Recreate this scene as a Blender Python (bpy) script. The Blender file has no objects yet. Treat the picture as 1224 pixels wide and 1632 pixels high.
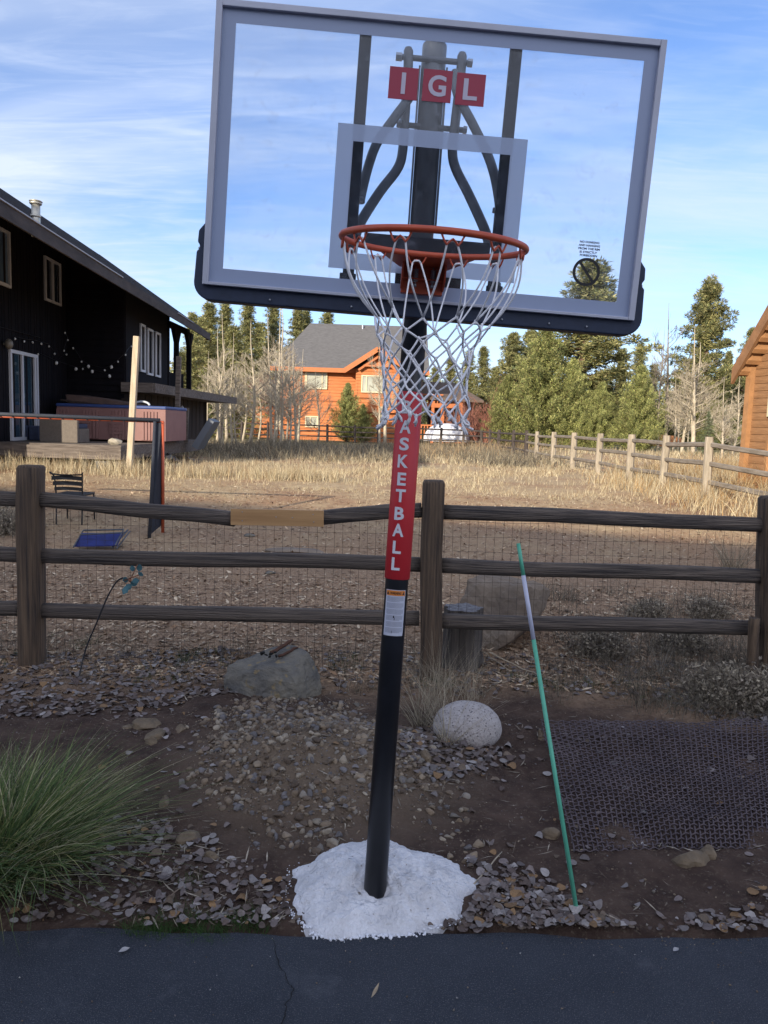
import bpy, bmesh, math, random
import numpy as np
from mathutils import Vector, Matrix, noise
rad = math.radians
SC = bpy.context.scene
COL = SC.collection
# ------------------------------------------------------------------ camera
F_PX = 1226.0; PITCH = rad(6.33); ROLL = rad(1.8); EYE = 1.7
_F = Vector((0, math.cos(PITCH), -math.sin(PITCH)))
_R0 = Vector((1, 0, 0)); _U0 = Vector((0, math.sin(PITCH), math.cos(PITCH)))
_R = _R0*math.cos(ROLL) + _U0*math.sin(ROLL)
_U = -_R0*math.sin(ROLL) + _U0*math.cos(ROLL)
CAM = Vector((0, 0, EYE))
cd = bpy.data.cameras.new("camera"); cam = bpy.data.objects.new("camera", cd); COL.objects.link(cam)
cd.sensor_fit = 'VERTICAL'; cd.sensor_height = 24.0; cd.lens = 24.0*F_PX/1632.0
cd.clip_start = 0.05; cd.clip_end = 3000
m = Matrix((_R, _U, -_F)).transposed().to_4x4(); m.translation = CAM
cam.matrix_world = m
SC.camera = cam
SC.render.resolution_x = 768; SC.render.resolution_y = 1024
# ------------------------------------------------------------------ light
SUN_EL = rad(17.0); SDX, SDY = 0.5, 0.866           # the way the sunlight travels over the ground
W = bpy.data.worlds.new("World"); SC.world = W; W.use_nodes = True
nt = W.node_tree; nt.nodes.clear()
def N(t, **k):
    n = nt.nodes.new(t)
    for a, b in k.items(): setattr(n, a, b)
    return n
out = N('ShaderNodeOutputWorld'); bg = N('ShaderNodeBackground')
sky = N('ShaderNodeTexSky', sky_type='NISHITA'); sky.sun_disc = False
sky.sun_elevation = SUN_EL; sky.sun_rotation = math.atan2(-SDX, -SDY) % (2*math.pi)
sky.altitude = 1500; sky.air_density = 1.0; sky.dust_density = 0.4; sky.ozone_density = 2.2
bg.inputs['Strength'].default_value = 0.15
# thin cirrus: noise on a high flat layer
tc = N('ShaderNodeTexCoord'); sp = N('ShaderNodeSeparateXYZ'); nt.links.new(tc.outputs['Generated'], sp.inputs[0])
def M(op, a, b=None, clamp=False):
    n = N('ShaderNodeMath', operation=op); n.use_clamp = clamp
    for i, v in enumerate((a, b)):
        if v is None: continue
        if hasattr(v, 'is_linked'): nt.links.new(v, n.inputs[i])
        else: n.inputs[i].default_value = v
    return n.outputs[0]
zz = M('ADD', M('MAXIMUM', sp.outputs[2], 0.0), 0.12)
cx = M('DIVIDE', sp.outputs[0], zz); cy = M('DIVIDE', sp.outputs[1], zz)
cmb = N('ShaderNodeCombineXYZ'); nt.links.new(cx, cmb.inputs[0]); nt.links.new(cy, cmb.inputs[1])
def cloud(scale, rot, stretch, lo, hi, detail=7, dist=0.6, off=(0, 0, 0)):
    mp = N('ShaderNodeMapping'); mp.inputs['Rotation'].default_value = (0, 0, rot)
    mp.inputs['Location'].default_value = off
    mp.inputs['Scale'].default_value = (scale, scale*stretch, 1)
    nt.links.new(cmb.outputs[0], mp.inputs[0])
    nz = N('ShaderNodeTexNoise'); nz.inputs['Scale'].default_value = 1; nz.inputs['Detail'].default_value = detail
    nz.inputs['Roughness'].default_value = 0.55; nz.inputs['Distortion'].default_value = dist
    nt.links.new(mp.outputs[0], nz.inputs['Vector'])
    mr = N('ShaderNodeMapRange'); mr.inputs[1].default_value = lo; mr.inputs[2].default_value = hi
    mr.interpolation_type = 'SMOOTHSTEP'
    nt.links.new(nz.outputs[0], mr.inputs[0]); return mr.outputs[0]
c1 = cloud(0.50, rad(-28), 1.9, 0.28, 0.72, detail=6, off=(3.1, 1.2, 0))
c2 = cloud(1.4, rad(-35), 3.6, 0.40, 0.78, detail=6, dist=1.3, off=(0.4, 5.0, 0))
c3 = cloud(3.2, rad(-42), 6.0, 0.45, 0.75, detail=8, dist=1.8, off=(7.0, 2.0, 0))
cl = M('ADD', M('MULTIPLY', c1, 0.92), M('ADD', M('MULTIPLY', c2, 0.38), M('MULTIPLY', c3, 0.12)), clamp=True)
# fewer clouds to the right
side = N('ShaderNodeMapRange'); side.inputs[1].default_value = -0.35; side.inputs[2].default_value = 0.45
side.inputs[3].default_value = 1.0; side.inputs[4].default_value = 0.62; nt.links.new(sp.outputs[0], side.inputs[0])
cl = M('MULTIPLY', M('MULTIPLY', cl, side.outputs[0]), 0.92)
# added unseen bright cloud veil behind the viewpoint, neutral fill for the shaded foreground
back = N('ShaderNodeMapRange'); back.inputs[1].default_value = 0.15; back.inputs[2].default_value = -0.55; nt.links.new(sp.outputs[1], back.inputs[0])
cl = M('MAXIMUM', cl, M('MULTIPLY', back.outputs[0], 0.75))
mx = N('ShaderNodeMixRGB'); mx.blend_type = 'MIX'
nt.links.new(cl, mx.inputs[0])
tint = N('ShaderNodeMixRGB'); tint.blend_type = 'MULTIPLY'; tint.inputs[0].default_value = 1.0
tint.inputs[2].default_value = (0.62, 0.66, 0.79, 1)
nt.links.new(sky.outputs[0], tint.inputs[1])
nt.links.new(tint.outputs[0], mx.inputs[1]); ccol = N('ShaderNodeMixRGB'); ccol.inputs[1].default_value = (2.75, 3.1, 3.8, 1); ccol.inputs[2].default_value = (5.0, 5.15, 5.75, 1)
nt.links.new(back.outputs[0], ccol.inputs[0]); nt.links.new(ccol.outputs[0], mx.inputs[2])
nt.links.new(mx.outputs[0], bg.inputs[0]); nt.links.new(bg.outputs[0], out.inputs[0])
sd = bpy.data.lights.new("sun", 'SUN'); sd.energy = 3.6; sd.angle = rad(0.6); sd.color = (1.0, 0.90, 0.73)
sun = bpy.data.objects.new("sun", sd); COL.objects.link(sun)
_L = Vector((SDX*math.cos(SUN_EL), SDY*math.cos(SUN_EL), -math.sin(SUN_EL)))
sun.rotation_euler = _L.to_track_quat('-Z', 'Y').to_euler()
sun.location = (-20, -30, 20)
SC.view_settings.view_transform = 'Standard'; SC.view_settings.look = 'None'
SC.view_settings.exposure = 1.04; SC.view_settings.gamma = 1.0; SC.view_settings.use_curve_mapping = False
# ------------------------------------------------------------------ measuring helpers
rng = np.random.default_rng(7); random.seed(7)
def ray(x, y): return _F + _R*((x-612)/F_PX) - _U*((y-816)/F_PX)
def sstep(a, b, v):
    t = np.clip((np.asarray(v, float)-a)/(b-a), 0, 1); return t*t*(3-2*t)
MOUND = (-0.24, 3.62)
def zg(x, y):
    x = np.asarray(x, float); y = np.asarray(y, float)
    z = 0.45*sstep(6.0, 15.5, y)
    z = z + 0.19*np.exp(-(((x-MOUND[0])/0.55)**2 + ((y-MOUND[1])/0.42)**2))
    z = z + 0.05*np.exp(-(((x+0.75)/0.5)**2 + ((y-4.2)/0.5)**2))
    z = z + 0.25*sstep(7.5, 9.5, x)*sstep(12, 18, y)
    return z
def Z(x, y): return float(zg(x, y))
def G(x, y, dz=0.0):
    d = ray(x, y); z = 0.0
    for _ in range(30):
        t = (z+dz-EYE)/d.z; p = CAM + d*t; z = 0.6*Z(p.x, p.y)+0.4*z
    return p
def PY(x, y, Y):
    d = ray(x, y); return CAM + d*(Y/d.y)
# ------------------------------------------------------------------ materials
MATS = {}
def mat(name, col, rough=0.8, var=0.0, scale=6.0, stretch=(1, 1, 1), bump=0.0, bscale=None, col2=None, metal=0.0, spec=0.5, attr=False, detail=6, objrand=0.0, coat=0.0):
    if name in MATS: return MATS[name]
    m = bpy.data.materials.new(name); m.use_nodes = True; t = m.node_tree; p = t.nodes['Principled BSDF']
    p.inputs['Roughness'].default_value = rough; p.inputs['Metallic'].default_value = metal
    p.inputs['Specular IOR Level'].default_value = spec
    if coat: p.inputs['Coat Weight'].default_value = coat
    c4 = tuple(col)+(1,)
    tcn = t.nodes.new('ShaderNodeTexCoord'); mp = t.nodes.new('ShaderNodeMapping'); mp.inputs['Scale'].default_value = stretch
    t.links.new(tcn.outputs['Object'], mp.inputs[0])
    src = None
    if attr:
        a = t.nodes.new('ShaderNodeAttribute'); a.attribute_name = 'col'; src = a.outputs['Color']
    if var or col2:
        nz = t.nodes.new('ShaderNodeTexNoise'); nz.inputs['Scale'].default_value = scale; nz.inputs['Detail'].default_value = detail
        nz.inputs['Roughness'].default_value = 0.62
        t.links.new(mp.outputs[0], nz.inputs['Vector'])
        mr = t.nodes.new('ShaderNodeMapRange'); mr.inputs[1].default_value = 0.32; mr.inputs[2].default_value = 0.68
        t.links.new(nz.outputs[0], mr.inputs[0])
        mix = t.nodes.new('ShaderNodeMixRGB'); t.links.new(mr.outputs[0], mix.inputs[0])
        if src is None:
            mix.inputs[1].default_value = c4
            mix.inputs[2].default_value = (tuple(col2)+(1,)) if col2 else tuple(min(1, c*(1+var)) for c in col)+(1,)
            if not col2: mix.inputs[1].default_value = tuple(c*(1-var) for c in col)+(1,)
        else:
            dk = t.nodes.new('ShaderNodeMixRGB'); dk.blend_type = 'MULTIPLY'; dk.inputs[0].default_value = 1
            t.links.new(src, dk.inputs[1]); dk.inputs[2].default_value = (1-var, 1-var, 1-var, 1)
            t.links.new(dk.outputs[0], mix.inputs[1]); t.links.new(src, mix.inputs[2])
        src = mix.outputs[0]
    if src is None:
        rgb = t.nodes.new('ShaderNodeRGB'); rgb.outputs[0].default_value = c4; src = rgb.outputs[0]
    if objrand:
        oi = t.nodes.new('ShaderNodeObjectInfo'); hs = t.nodes.new('ShaderNodeHueSaturation')
        mr2 = t.nodes.new('ShaderNodeMapRange'); mr2.inputs[3].default_value = 1-objrand; mr2.inputs[4].default_value = 1+objrand
        t.links.new(oi.outputs['Random'], mr2.inputs[0]); t.links.new(mr2.outputs[0], hs.inputs['Value'])
        t.links.new(src, hs.inputs['Color']); src = hs.outputs[0]
    t.links.new(src, p.inputs['Base Color'])
    if bump:
        nb = t.nodes.new('ShaderNodeTexNoise'); nb.inputs['Scale'].default_value = bscale or scale*2; nb.inputs['Detail'].default_value = 5
        t.links.new(mp.outputs[0], nb.inputs['Vector'])
        bn = t.nodes.new('ShaderNodeBump'); bn.inputs['Strength'].default_value = min(1, bump); bn.inputs['Distance'].default_value = 0.02
        t.links.new(nb.outputs[0], bn.inputs['Height']); t.links.new(bn.outputs[0], p.inputs['Normal'])
    MATS[name] = m; return m
def leafy(m, amt=0.35, cf=1.0):
    """let some light through thin leaves"""
    t = m.node_tree; p = t.nodes['Principled BSDF']; o = t.nodes['Material Output']
    tr = t.nodes.new('ShaderNodeBsdfTranslucent'); mx = t.nodes.new('ShaderNodeMixShader'); mx.inputs[0].default_value = amt
    if p.inputs['Base Color'].is_linked: t.links.new(p.inputs['Base Color'].links[0].from_socket, tr.inputs[0])
    t.links.new(p.outputs[0], mx.inputs[1]); t.links.new(tr.outputs[0], mx.inputs[2]); t.links.new(mx.outputs[0], o.inputs[0])
    return m
# ------------------------------------------------------------------ mesh building
class MB:
    def __init__(s): s.v = []; s.f = []
    def add(s, vs, fs):
        o = len(s.v); s.v += [tuple(v) for v in vs]; s.f += [tuple(i+o for i in f) for f in fs]; return s
    def box(s, c, size, R=None):
        c = Vector(c); hx, hy, hz = (a/2 for a in size)
        vs = [Vector((sx*hx, sy*hy, sz*hz)) for sx in (-1, 1) for sy in (-1, 1) for sz in (-1, 1)]
        if R is not None: vs = [R @ v for v in vs]
        return s.add([v+c for v in vs], [(0, 1, 3, 2), (4, 6, 7, 5), (0, 4, 5, 1), (2, 3, 7, 6), (0, 2, 6, 4), (1, 5, 7, 3)])
    def hexa(s, p): # 8 points: bottom loop 4, top loop 4
        return s.add(p, [(3, 2, 1, 0), (4, 5, 6, 7), (0, 1, 5, 4), (1, 2, 6, 5), (2, 3, 7, 6), (3, 0, 4, 7)])
    def bar(s, a, b, w, h, up=(0, 0, 1)):
        a = Vector(a); b = Vector(b); d = (b-a).normalized(); u = Vector(up)
        sd_ = d.cross(u).normalized()*w/2; u2 = sd_.cross(d).normalized()*h/2
        return s.hexa([a-sd_-u2, a+sd_-u2, b+sd_-u2, b-sd_-u2, a-sd_+u2, a+sd_+u2, b+sd_+u2, b-sd_+u2])
    def tube(s, path, r, n=8, cap=True, closed=False):
        path = [Vector(p) for p in path]; k = len(path)
        rs = r if hasattr(r, '__len__') else [r]*k
        vs = []; prev = None
        for i, p in enumerate(path):
            if closed: d = path[(i+1) % k]-path[i-1]
            else: d = path[min(i+1, k-1)]-path[max(i-1, 0)]
            if d.length < 1e-9: d = Vector((0, 0, 1))
            d.normalize()
            if prev is None:
                a = Vector((0, 0, 1)) if abs(d.z) < 0.9 else Vector((1, 0, 0)); u = d.cross(a).normalized()
            else:
                u = prev - d*prev.dot(d)
                u = u.normalized() if u.length > 1e-6 else d.orthogonal().normalized()
            prev = u; w = d.cross(u)
            for j in range(n):
                t = 2*math.pi*j/n; vs.append(p+(u*math.cos(t)+w*math.sin(t))*rs[i])
        fs = []
        for i in range(k if closed else k-1):
            i2 = (i+1) % k
            for j in range(n): fs.append((i*n+j, i*n+(j+1) % n, i2*n+(j+1) % n, i2*n+j))
        if cap and not closed: fs += [tuple(range(n))[::-1], tuple((k-1)*n+j for j in range(n))]
        return s.add(vs, fs)
    def prism(s, poly, ext):
        """polygon (list of 3D points) extruded by vector ext"""
        k = len(poly); e = Vector(ext); p = [Vector(a) for a in poly]
        return s.add(p+[a+e for a in p], [tuple(range(k))[::-1], tuple(range(k, 2*k))]+[(i, (i+1) % k, (i+1) % k+k, i+k) for i in range(k)])
    def quad(s, *p): return s.add(p, [tuple(range(len(p)))])
    def ball(s, c, r, n=8, sc=(1, 1, 1)):
        c = Vector(c); vs = []; fs = []; m_ = n//2+1
        for i in range(m_+1):
            th = math.pi*i/m_
            for j in range(n):
                ph = 2*math.pi*j/n
                vs.append(c+Vector((math.sin(th)*math.cos(ph)*sc[0], math.sin(th)*math.sin(ph)*sc[1], math.cos(th)*sc[2]))*r)
        for i in range(m_):
            for j in range(n): fs.append((i*n+j, (i+1)*n+j, (i+1)*n+(j+1) % n, i*n+(j+1) % n))
        return s.add(vs, fs)
    def xf(s, fn): s.v = [tuple(fn(Vector(v))) for v in s.v]; return s
ORG = {}
def link(name, me, material, parent=None, smooth=False):
    o = bpy.data.objects.new(name, me); COL.objects.link(o)
    if material: me.materials.append(material)
    if smooth:
        me.polygons.foreach_set('use_smooth', [True]*len(me.polygons))
    if parent: o.parent = parent
    return o
def tag(o, label, cat=None, group=None, kind=None):
    if label: o['label'] = label
    if cat: o['category'] = cat
    if group: o['group'] = group
    if kind: o['kind'] = kind
    return o
def empty(name, loc, label, cat, group=None):
    o = bpy.data.objects.new(name, None); o.empty_display_size = 0.2; COL.objects.link(o); o.location = loc
    ORG[o.name] = Vector(loc); return tag(o, label, cat, group)
def clean(me, bevel=0.0):
    bm = bmesh.new(); bm.from_mesh(me)
    bmesh.ops.recalc_face_normals(bm, faces=bm.faces)
    if bevel:
        es = [e for e in bm.edges if len(e.link_faces) == 2 and e.calc_face_angle(0) > 0.6]
        bmesh.ops.bevel(bm, geom=es, offset=bevel, segments=2, affect='EDGES', profile=0.5, clamp_overlap=True)
    bm.to_mesh(me); bm.free()
def part(name, mb, material, parent=None, smooth=False, origin=None, bevel=0.0, fix=True):
    """world-space geometry -> one mesh object; a child is stored relative to its thing"""
    if parent is not None: o0 = ORG[parent.name]
    else: o0 = Vector(origin) if origin is not None else Vector((0, 0, 0))
    me = bpy.data.meshes.new(name)
    me.from_pydata([tuple(Vector(v)-o0) for v in mb.v], [], mb.f)
    if fix: clean(me, bevel)
    o = link(name, me, material, parent, smooth)
    if parent is None: o.location = o0
    ORG[o.name] = o0; return o
def npmesh(name, V, Fc, material, cols=None, origin=(0, 0, 0), smooth=False, parent=None):
    V = np.asarray(V, np.float32)-np.asarray(origin, np.float32); Fc = np.asarray(Fc, np.int32); k = Fc.shape[1]
    me = bpy.data.meshes.new(name); me.vertices.add(len(V)); me.vertices.foreach_set('co', V.ravel())
    me.loops.add(Fc.size); me.loops.foreach_set('vertex_index', Fc.ravel())
    me.polygons.add(len(Fc)); me.polygons.foreach_set('loop_start', np.arange(0, Fc.size, k, dtype=np.int32))
    me.polygons.foreach_set('loop_total', np.full(len(Fc), k, np.int32))
    if cols is not None:
        a = me.color_attributes.new('col', 'FLOAT_COLOR', 'POINT')
        c4 = np.ones((len(V), 4), np.float32); c4[:, :3] = cols; a.data.foreach_set('color', c4.ravel())
    me.update(calc_edges=True); me.validate()
    o = link(name, me, material, parent, smooth); 
    if parent is None: o.location = origin
    ORG[o.name] = Vector(origin); return o
def copy_tree(o, parent=None):
    c = o.copy(); COL.objects.link(c); c.parent = parent
    for ch in list(o.children): copy_tree(ch, c)
    return c
def pick(pal, n):
    """random colours from a palette with a little brightness spread"""
    pal = np.array(pal); w = rng.integers(0, len(pal), n); c = pal[w]*(0.75+0.5*rng.random((n, 1))); return c
def blades(P, H, Wd, lean, pal, seg=3, droop=0.5, az=None, leanaz=None):
    """grass blades: points P (n,3), heights, widths -> V,F,cols"""
    n = len(P); H = np.broadcast_to(H, n); Wd = np.broadcast_to(Wd, n); lean = np.broadcast_to(lean, n)
    a = rng.random(n)*2*np.pi if leanaz is None else leanaz
    wa = rng.random(n)*np.pi if az is None else az
    V = np.zeros((n, 2*(seg+1), 3)); 
    for i in range(seg+1):
        t = i/seg
        out_ = lean*(t+droop*t*t)*H; up = H*(t-droop*0.55*np.minimum(lean, 1.2)*t**2.2)
        c = P+np.stack([np.cos(a)*out_, np.sin(a)*out_, up], 1)
        w = Wd*(1-t*0.88)/2; d = np.stack([np.cos(wa)*w, np.sin(wa)*w, 0*w], 1)
        V[:, 2*i] = c-d; V[:, 2*i+1] = c+d
    b = (np.arange(n)*2*(seg+1))[:, None]
    Fc = np.concatenate([b+np.array([[2*i, 2*i+1, 2*i+3, 2*i+2]]) for i in range(seg)], 0)
    cols = np.repeat(pick(pal, n), 2*(seg+1), 0)
    return V.reshape(-1, 3), Fc, cols
def flakes(P, size, pal, k=6, curl=0.25, tilt=0.5, aspect=0.75):
    """small thin leaves or chips lying about"""
    n = len(P); size = np.broadcast_to(size, n); az = rng.random(n)*2*np.pi
    asp = aspect*(0.7+0.6*rng.random(n)); tx = rng.normal(0, tilt, n); ty = rng.normal(0, tilt, n)
    V = np.zeros((n, k, 3)); cu = rng.normal(0, curl, n)
    for j in range(k):
        t = 2*np.pi*j/k; rr = size*((0.8+0.4*rng.random(n)) if k < 8 else (.93+.14*rng.random(n)))/2
        u = np.cos(t)*rr; v = np.sin(t)*rr*asp
        z = tx*u*0.6+ty*v*0.6+cu*(u*u/(size/2))
        V[:, j, 0] = P[:, 0]+u*np.cos(az)-v*np.sin(az); V[:, j, 1] = P[:, 1]+u*np.sin(az)+v*np.cos(az); V[:, j, 2] = P[:, 2]+z
    V[:, :, 2] += (P[:, 2]-V[:, :, 2].min(1)).clip(0, 1)[:, None]
    Fc = np.arange(n*k).reshape(n, k); return V.reshape(-1, 3), Fc, np.repeat(pick(pal, n), k, 0)
def _ico(sub):
    bm = bmesh.new(); bmesh.ops.create_icosphere(bm, subdivisions=sub, radius=1)
    v = np.array([x.co[:] for x in bm.verts]); f = np.array([[q.index for q in x.verts] for x in bm.faces]); bm.free(); return v, f
ICO1, ICO1F = _ico(1); ICO2, ICO2F = _ico(2)
def stones(P, size, pal, flat=0.6, sub=2):
    B, BF = (ICO2, ICO2F) if sub == 2 else (ICO1, ICO1F)
    n = len(P); V = np.zeros((n, len(B), 3)); size = np.broadcast_to(size, n)
    for i in range(n):
        s = np.array([1, 0.6+0.4*rng.random(), flat*(0.6+0.7*rng.random())])
        b = B*s
        for _ in range(6):        # cut facets
            nn = rng.normal(size=3); nn /= np.linalg.norm(nn); dd = 0.22+0.30*rng.random()
            ex = (b@nn-dd).clip(0, 9); b = b-ex[:, None]*nn*0.9
        a = rng.random()*6.283; ca, sa = math.cos(a), math.sin(a); tl = rng.normal(0, 0.45); ct, st = math.cos(tl), math.sin(tl)
        b = b@np.array([[1, 0, 0], [0, ct, st], [0, -st, ct]])@np.array([[ca, sa, 0], [-sa, ca, 0], [0, 0, 1]])
        V[i] = b*size[i]/2+P[i]
    Fc = (BF[None]+(np.arange(n)*len(B))[:, None, None]).reshape(-1, 3)
    return V.reshape(-1, 3), Fc, np.repeat(pick(pal, n), len(B), 0)
def rock(name, c, size, seed, label, material, sub=4, facets=9, rough=0.06, cat='rock', flat_bottom=True, cut=0.62, rz=0):
    bm = bmesh.new(); bmesh.ops.create_icosphere(bm, subdivisions=sub, radius=1)
    r_ = random.Random(seed); pl = []
    for _ in range(facets):
        v = Vector((r_.gauss(0, 1), r_.gauss(0, 1), r_.gauss(0, 0.8))).normalized(); pl.append((v, cut+0.3*r_.random()))
    for v in bm.verts:
        p = v.co.copy()
        for nn, dd in pl:
            e = p.dot(nn)-dd
            if e > 0: p -= nn*e*0.93
        p += p.normalized()*(noise.fractal(p*2.2+Vector((seed, 0, 0)), 0.8, 2.0, 5)*rough*1.6)
        x, y = p.x*size[0]/2, p.y*size[1]/2
        v.co = (x*math.cos(rz)-y*math.sin(rz), x*math.sin(rz)+y*math.cos(rz), p.z*size[2]/2)
    me = bpy.data.meshes.new(name); bm.to_mesh(me); bm.free()
    o = link(name, me, material, None, sub >= 4); o.location = c
    return tag(o, label, cat)
_txt = {}
def text_geo(s, size=1.0, bold=0.0, spacing=1.0):
    cu = bpy.data.curves.new('t', 'FONT'); cu.body = s; cu.size = size; cu.align_x = 'CENTER'; cu.align_y = 'CENTER'
    cu.offset = bold; cu.space_character = spacing; cu.resolution_u = 4
    ob = bpy.data.objects.new('t', cu); COL.objects.link(ob); bpy.context.view_layer.update()
    me = bpy.data.meshes.new_from_object(ob.evaluated_get(bpy.context.evaluated_depsgraph_get()))
    vs = [Vector(v.co) for v in me.vertices]; fs = [tuple(p.vertices) for p in me.polygons]
    bpy.data.objects.remove(ob); bpy.data.curves.remove(cu); bpy.data.meshes.remove(me)
    x0 = min(v.x for v in vs); x1 = max(v.x for v in vs); y0 = min(v.y for v in vs); y1 = max(v.y for v in vs)
    c = Vector(((x0+x1)/2, (y0+y1)/2, 0)); return [v-c for v in vs], fs, (x1-x0, y1-y0)
# ------------------------------------------------------------------ ground
def axis(lo, hi, a, b, fine, grow=1.25, mx_=40):
    v = list(np.arange(a, b, fine)); st = fine; x = b
    while x < hi: v.append(x); st = min(st*grow, mx_); x += st
    v.append(hi); st = fine; x = a-fine; w = []
    while x > lo: w.append(x); st = min(st*grow, mx_); x -= st
    w.append(lo); return np.array(w[::-1]+v)
PAVE_Y = 2.42
def pave_edge(x): return PAVE_Y+0.033*x+0.012*math.sin(x*5.1)+0.008*math.sin(x*13+1)
xs = axis(-900, 900, -2.6, 3.2, 0.035); ys = axis(-300, 1500, 2.2, 6.0, 0.035)
X, Y = np.meshgrid(xs, ys); Zz = zg(X, Y)
near = sstep(1.9, 2.4, Y)*(1-sstep(5.8, 8.5, Y))*(1-sstep(3.0, 4.5, np.abs(X)))
nf = np.zeros_like(X)
idx = np.argwhere(near > 0.01)
def rough_z(x, y): p = Vector((x, y, 0)); return noise.fractal(p*3.5, 0.9, 2.0, 5)*0.018+noise.fractal(p*14, 0.9, 2.0, 3)*0.006
def near_w(x, y): return float(sstep(1.9, 2.4, y)*(1-sstep(5.8, 8.5, y))*(1-sstep(3.0, 4.5, abs(x))))
for i, j in idx: nf[i, j] = rough_z(X[i, j], Y[i, j])
Zz = Zz+nf*near
PE = PAVE_Y+0.033*X
Zz = np.where(Y < PE+0.02, np.minimum(Zz, -0.03), Zz+0.012*sstep(0.02, 0.12, Y-PE))
n_y, n_x = X.shape; ii = np.arange(n_y*n_x).reshape(n_y, n_x)
Fq = np.stack([ii[:-1, :-1], ii[:-1, 1:], ii[1:, 1:], ii[1:, :-1]], -1).reshape(-1, 4)
def ground_mat():
    m = bpy.data.materials.new('ground'); m.use_nodes = True; t = m.node_tree; p = t.nodes['Principled BSDF']
    p.inputs['Roughness'].default_value = 0.95; p.inputs['Specular IOR Level'].default_value = 0.15
    def nd(k): return t.nodes.new(k)
    ge = nd('ShaderNodeNewGeometry'); sx = nd('ShaderNodeSeparateXYZ'); t.links.new(ge.outputs['Position'], sx.inputs[0])
    def nz(scale, lo, hi, det=6, ro=0.6):
        n = nd('ShaderNodeTexNoise'); n.inputs['Scale'].default_value = scale; n.inputs['Detail'].default_value = det; n.inputs['Roughness'].default_value = ro
        t.links.new(ge.outputs['Position'], n.inputs['Vector']); r = nd('ShaderNodeMapRange'); r.inputs[1].default_value = lo; r.inputs[2].default_value = hi
        t.links.new(n.outputs[0], r.inputs[0]); return r.outputs[0]
    def mix(f, a, b):
        x = nd('ShaderNodeMixRGB')
        for k, v in ((0, f), (1, a), (2, b)):
            if hasattr(v, 'is_linked'): t.links.new(v, x.inputs[k])
            else: x.inputs[k].default_value = v if k == 0 else tuple(v)+(1,)
        return x.outputs[0]
    def band(a, b, wob):
        ad = nd('ShaderNodeMath'); ad.operation = 'MULTIPLY_ADD'; t.links.new(wob, ad.inputs[0]); ad.inputs[1].default_value = (b-a)*1.2; t.links.new(sx.outputs[1], ad.inputs[2])
        r = nd('ShaderNodeMapRange'); r.inputs[1].default_value = a; r.inputs[2].default_value = b; t.links.new(ad.outputs[0], r.inputs[0]); return r.outputs[0]
    wob = nz(0.7, 0.3, 0.7)
    soil = mix(nz(7, 0.35, 0.7), (0.050, 0.032, 0.026), (0.105, 0.070, 0.054))
    mo_ = nd('ShaderNodeVectorMath'); mo_.operation = 'DISTANCE'; t.links.new(ge.outputs['Position'], mo_.inputs[0]); mo_.inputs[1].default_value = (MOUND[0]+.0, MOUND[1], .1)
    mr_ = nd('ShaderNodeMapRange'); mr_.inputs[1].default_value = .85; mr_.inputs[2].default_value = .35; t.links.new(mo_.outputs['Value'], mr_.inputs[0])
    soil = mix(mr_.outputs[0], soil, (0.17, 0.125, 0.088)); soil = mix(nz(60, 0.56, 0.72, 3), soil, (0.13, 0.10, 0.075))
    chips = mix(nz(28, 0.35, 0.68, 5, 0.8), (0.21, 0.130, 0.078), (0.48, 0.335, 0.22))
    chips = mix(nz(1.1, 0.45, 0.75), chips, (0.26, 0.18, 0.12))
    grass = mix(nz(5, 0.35, 0.7), (0.36, 0.25, 0.15), (0.50, 0.38, 0.23))
    grass = mix(nz(0.5, 0.45, 0.7), grass, (0.30, 0.165, 0.095))
    far = mix(nz(0.3, 0.4, 0.7), (0.16, 0.14, 0.07), (0.25, 0.20, 0.11))
    c = mix(band(4.9, 5.7, wob), soil, chips); c = mix(band(11.0, 15.5, wob), c, grass); c = mix(band(44, 60, wob), c, far)
    t.links.new(c, p.inputs['Base Color'])
    nb = nd('ShaderNodeTexNoise'); nb.inputs['Scale'].default_value = 45; nb.inputs['Detail'].default_value = 6; nb.inputs['Roughness'].default_value = 0.7
    t.links.new(ge.outputs['Position'], nb.inputs['Vector'])
    bn = nd('ShaderNodeBump'); bn.inputs['Strength'].default_value = 0.9; bn.inputs['Distance'].default_value = 0.02
    t.links.new(nb.outputs[0], bn.inputs['Height']); t.links.new(bn.outputs[0], p.inputs['Normal'])
    return m
g = npmesh('ground', np.stack([X, Y, Zz], -1).reshape(-1, 3), Fq, ground_mat(), smooth=True); tag(g, None, kind='structure')
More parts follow.
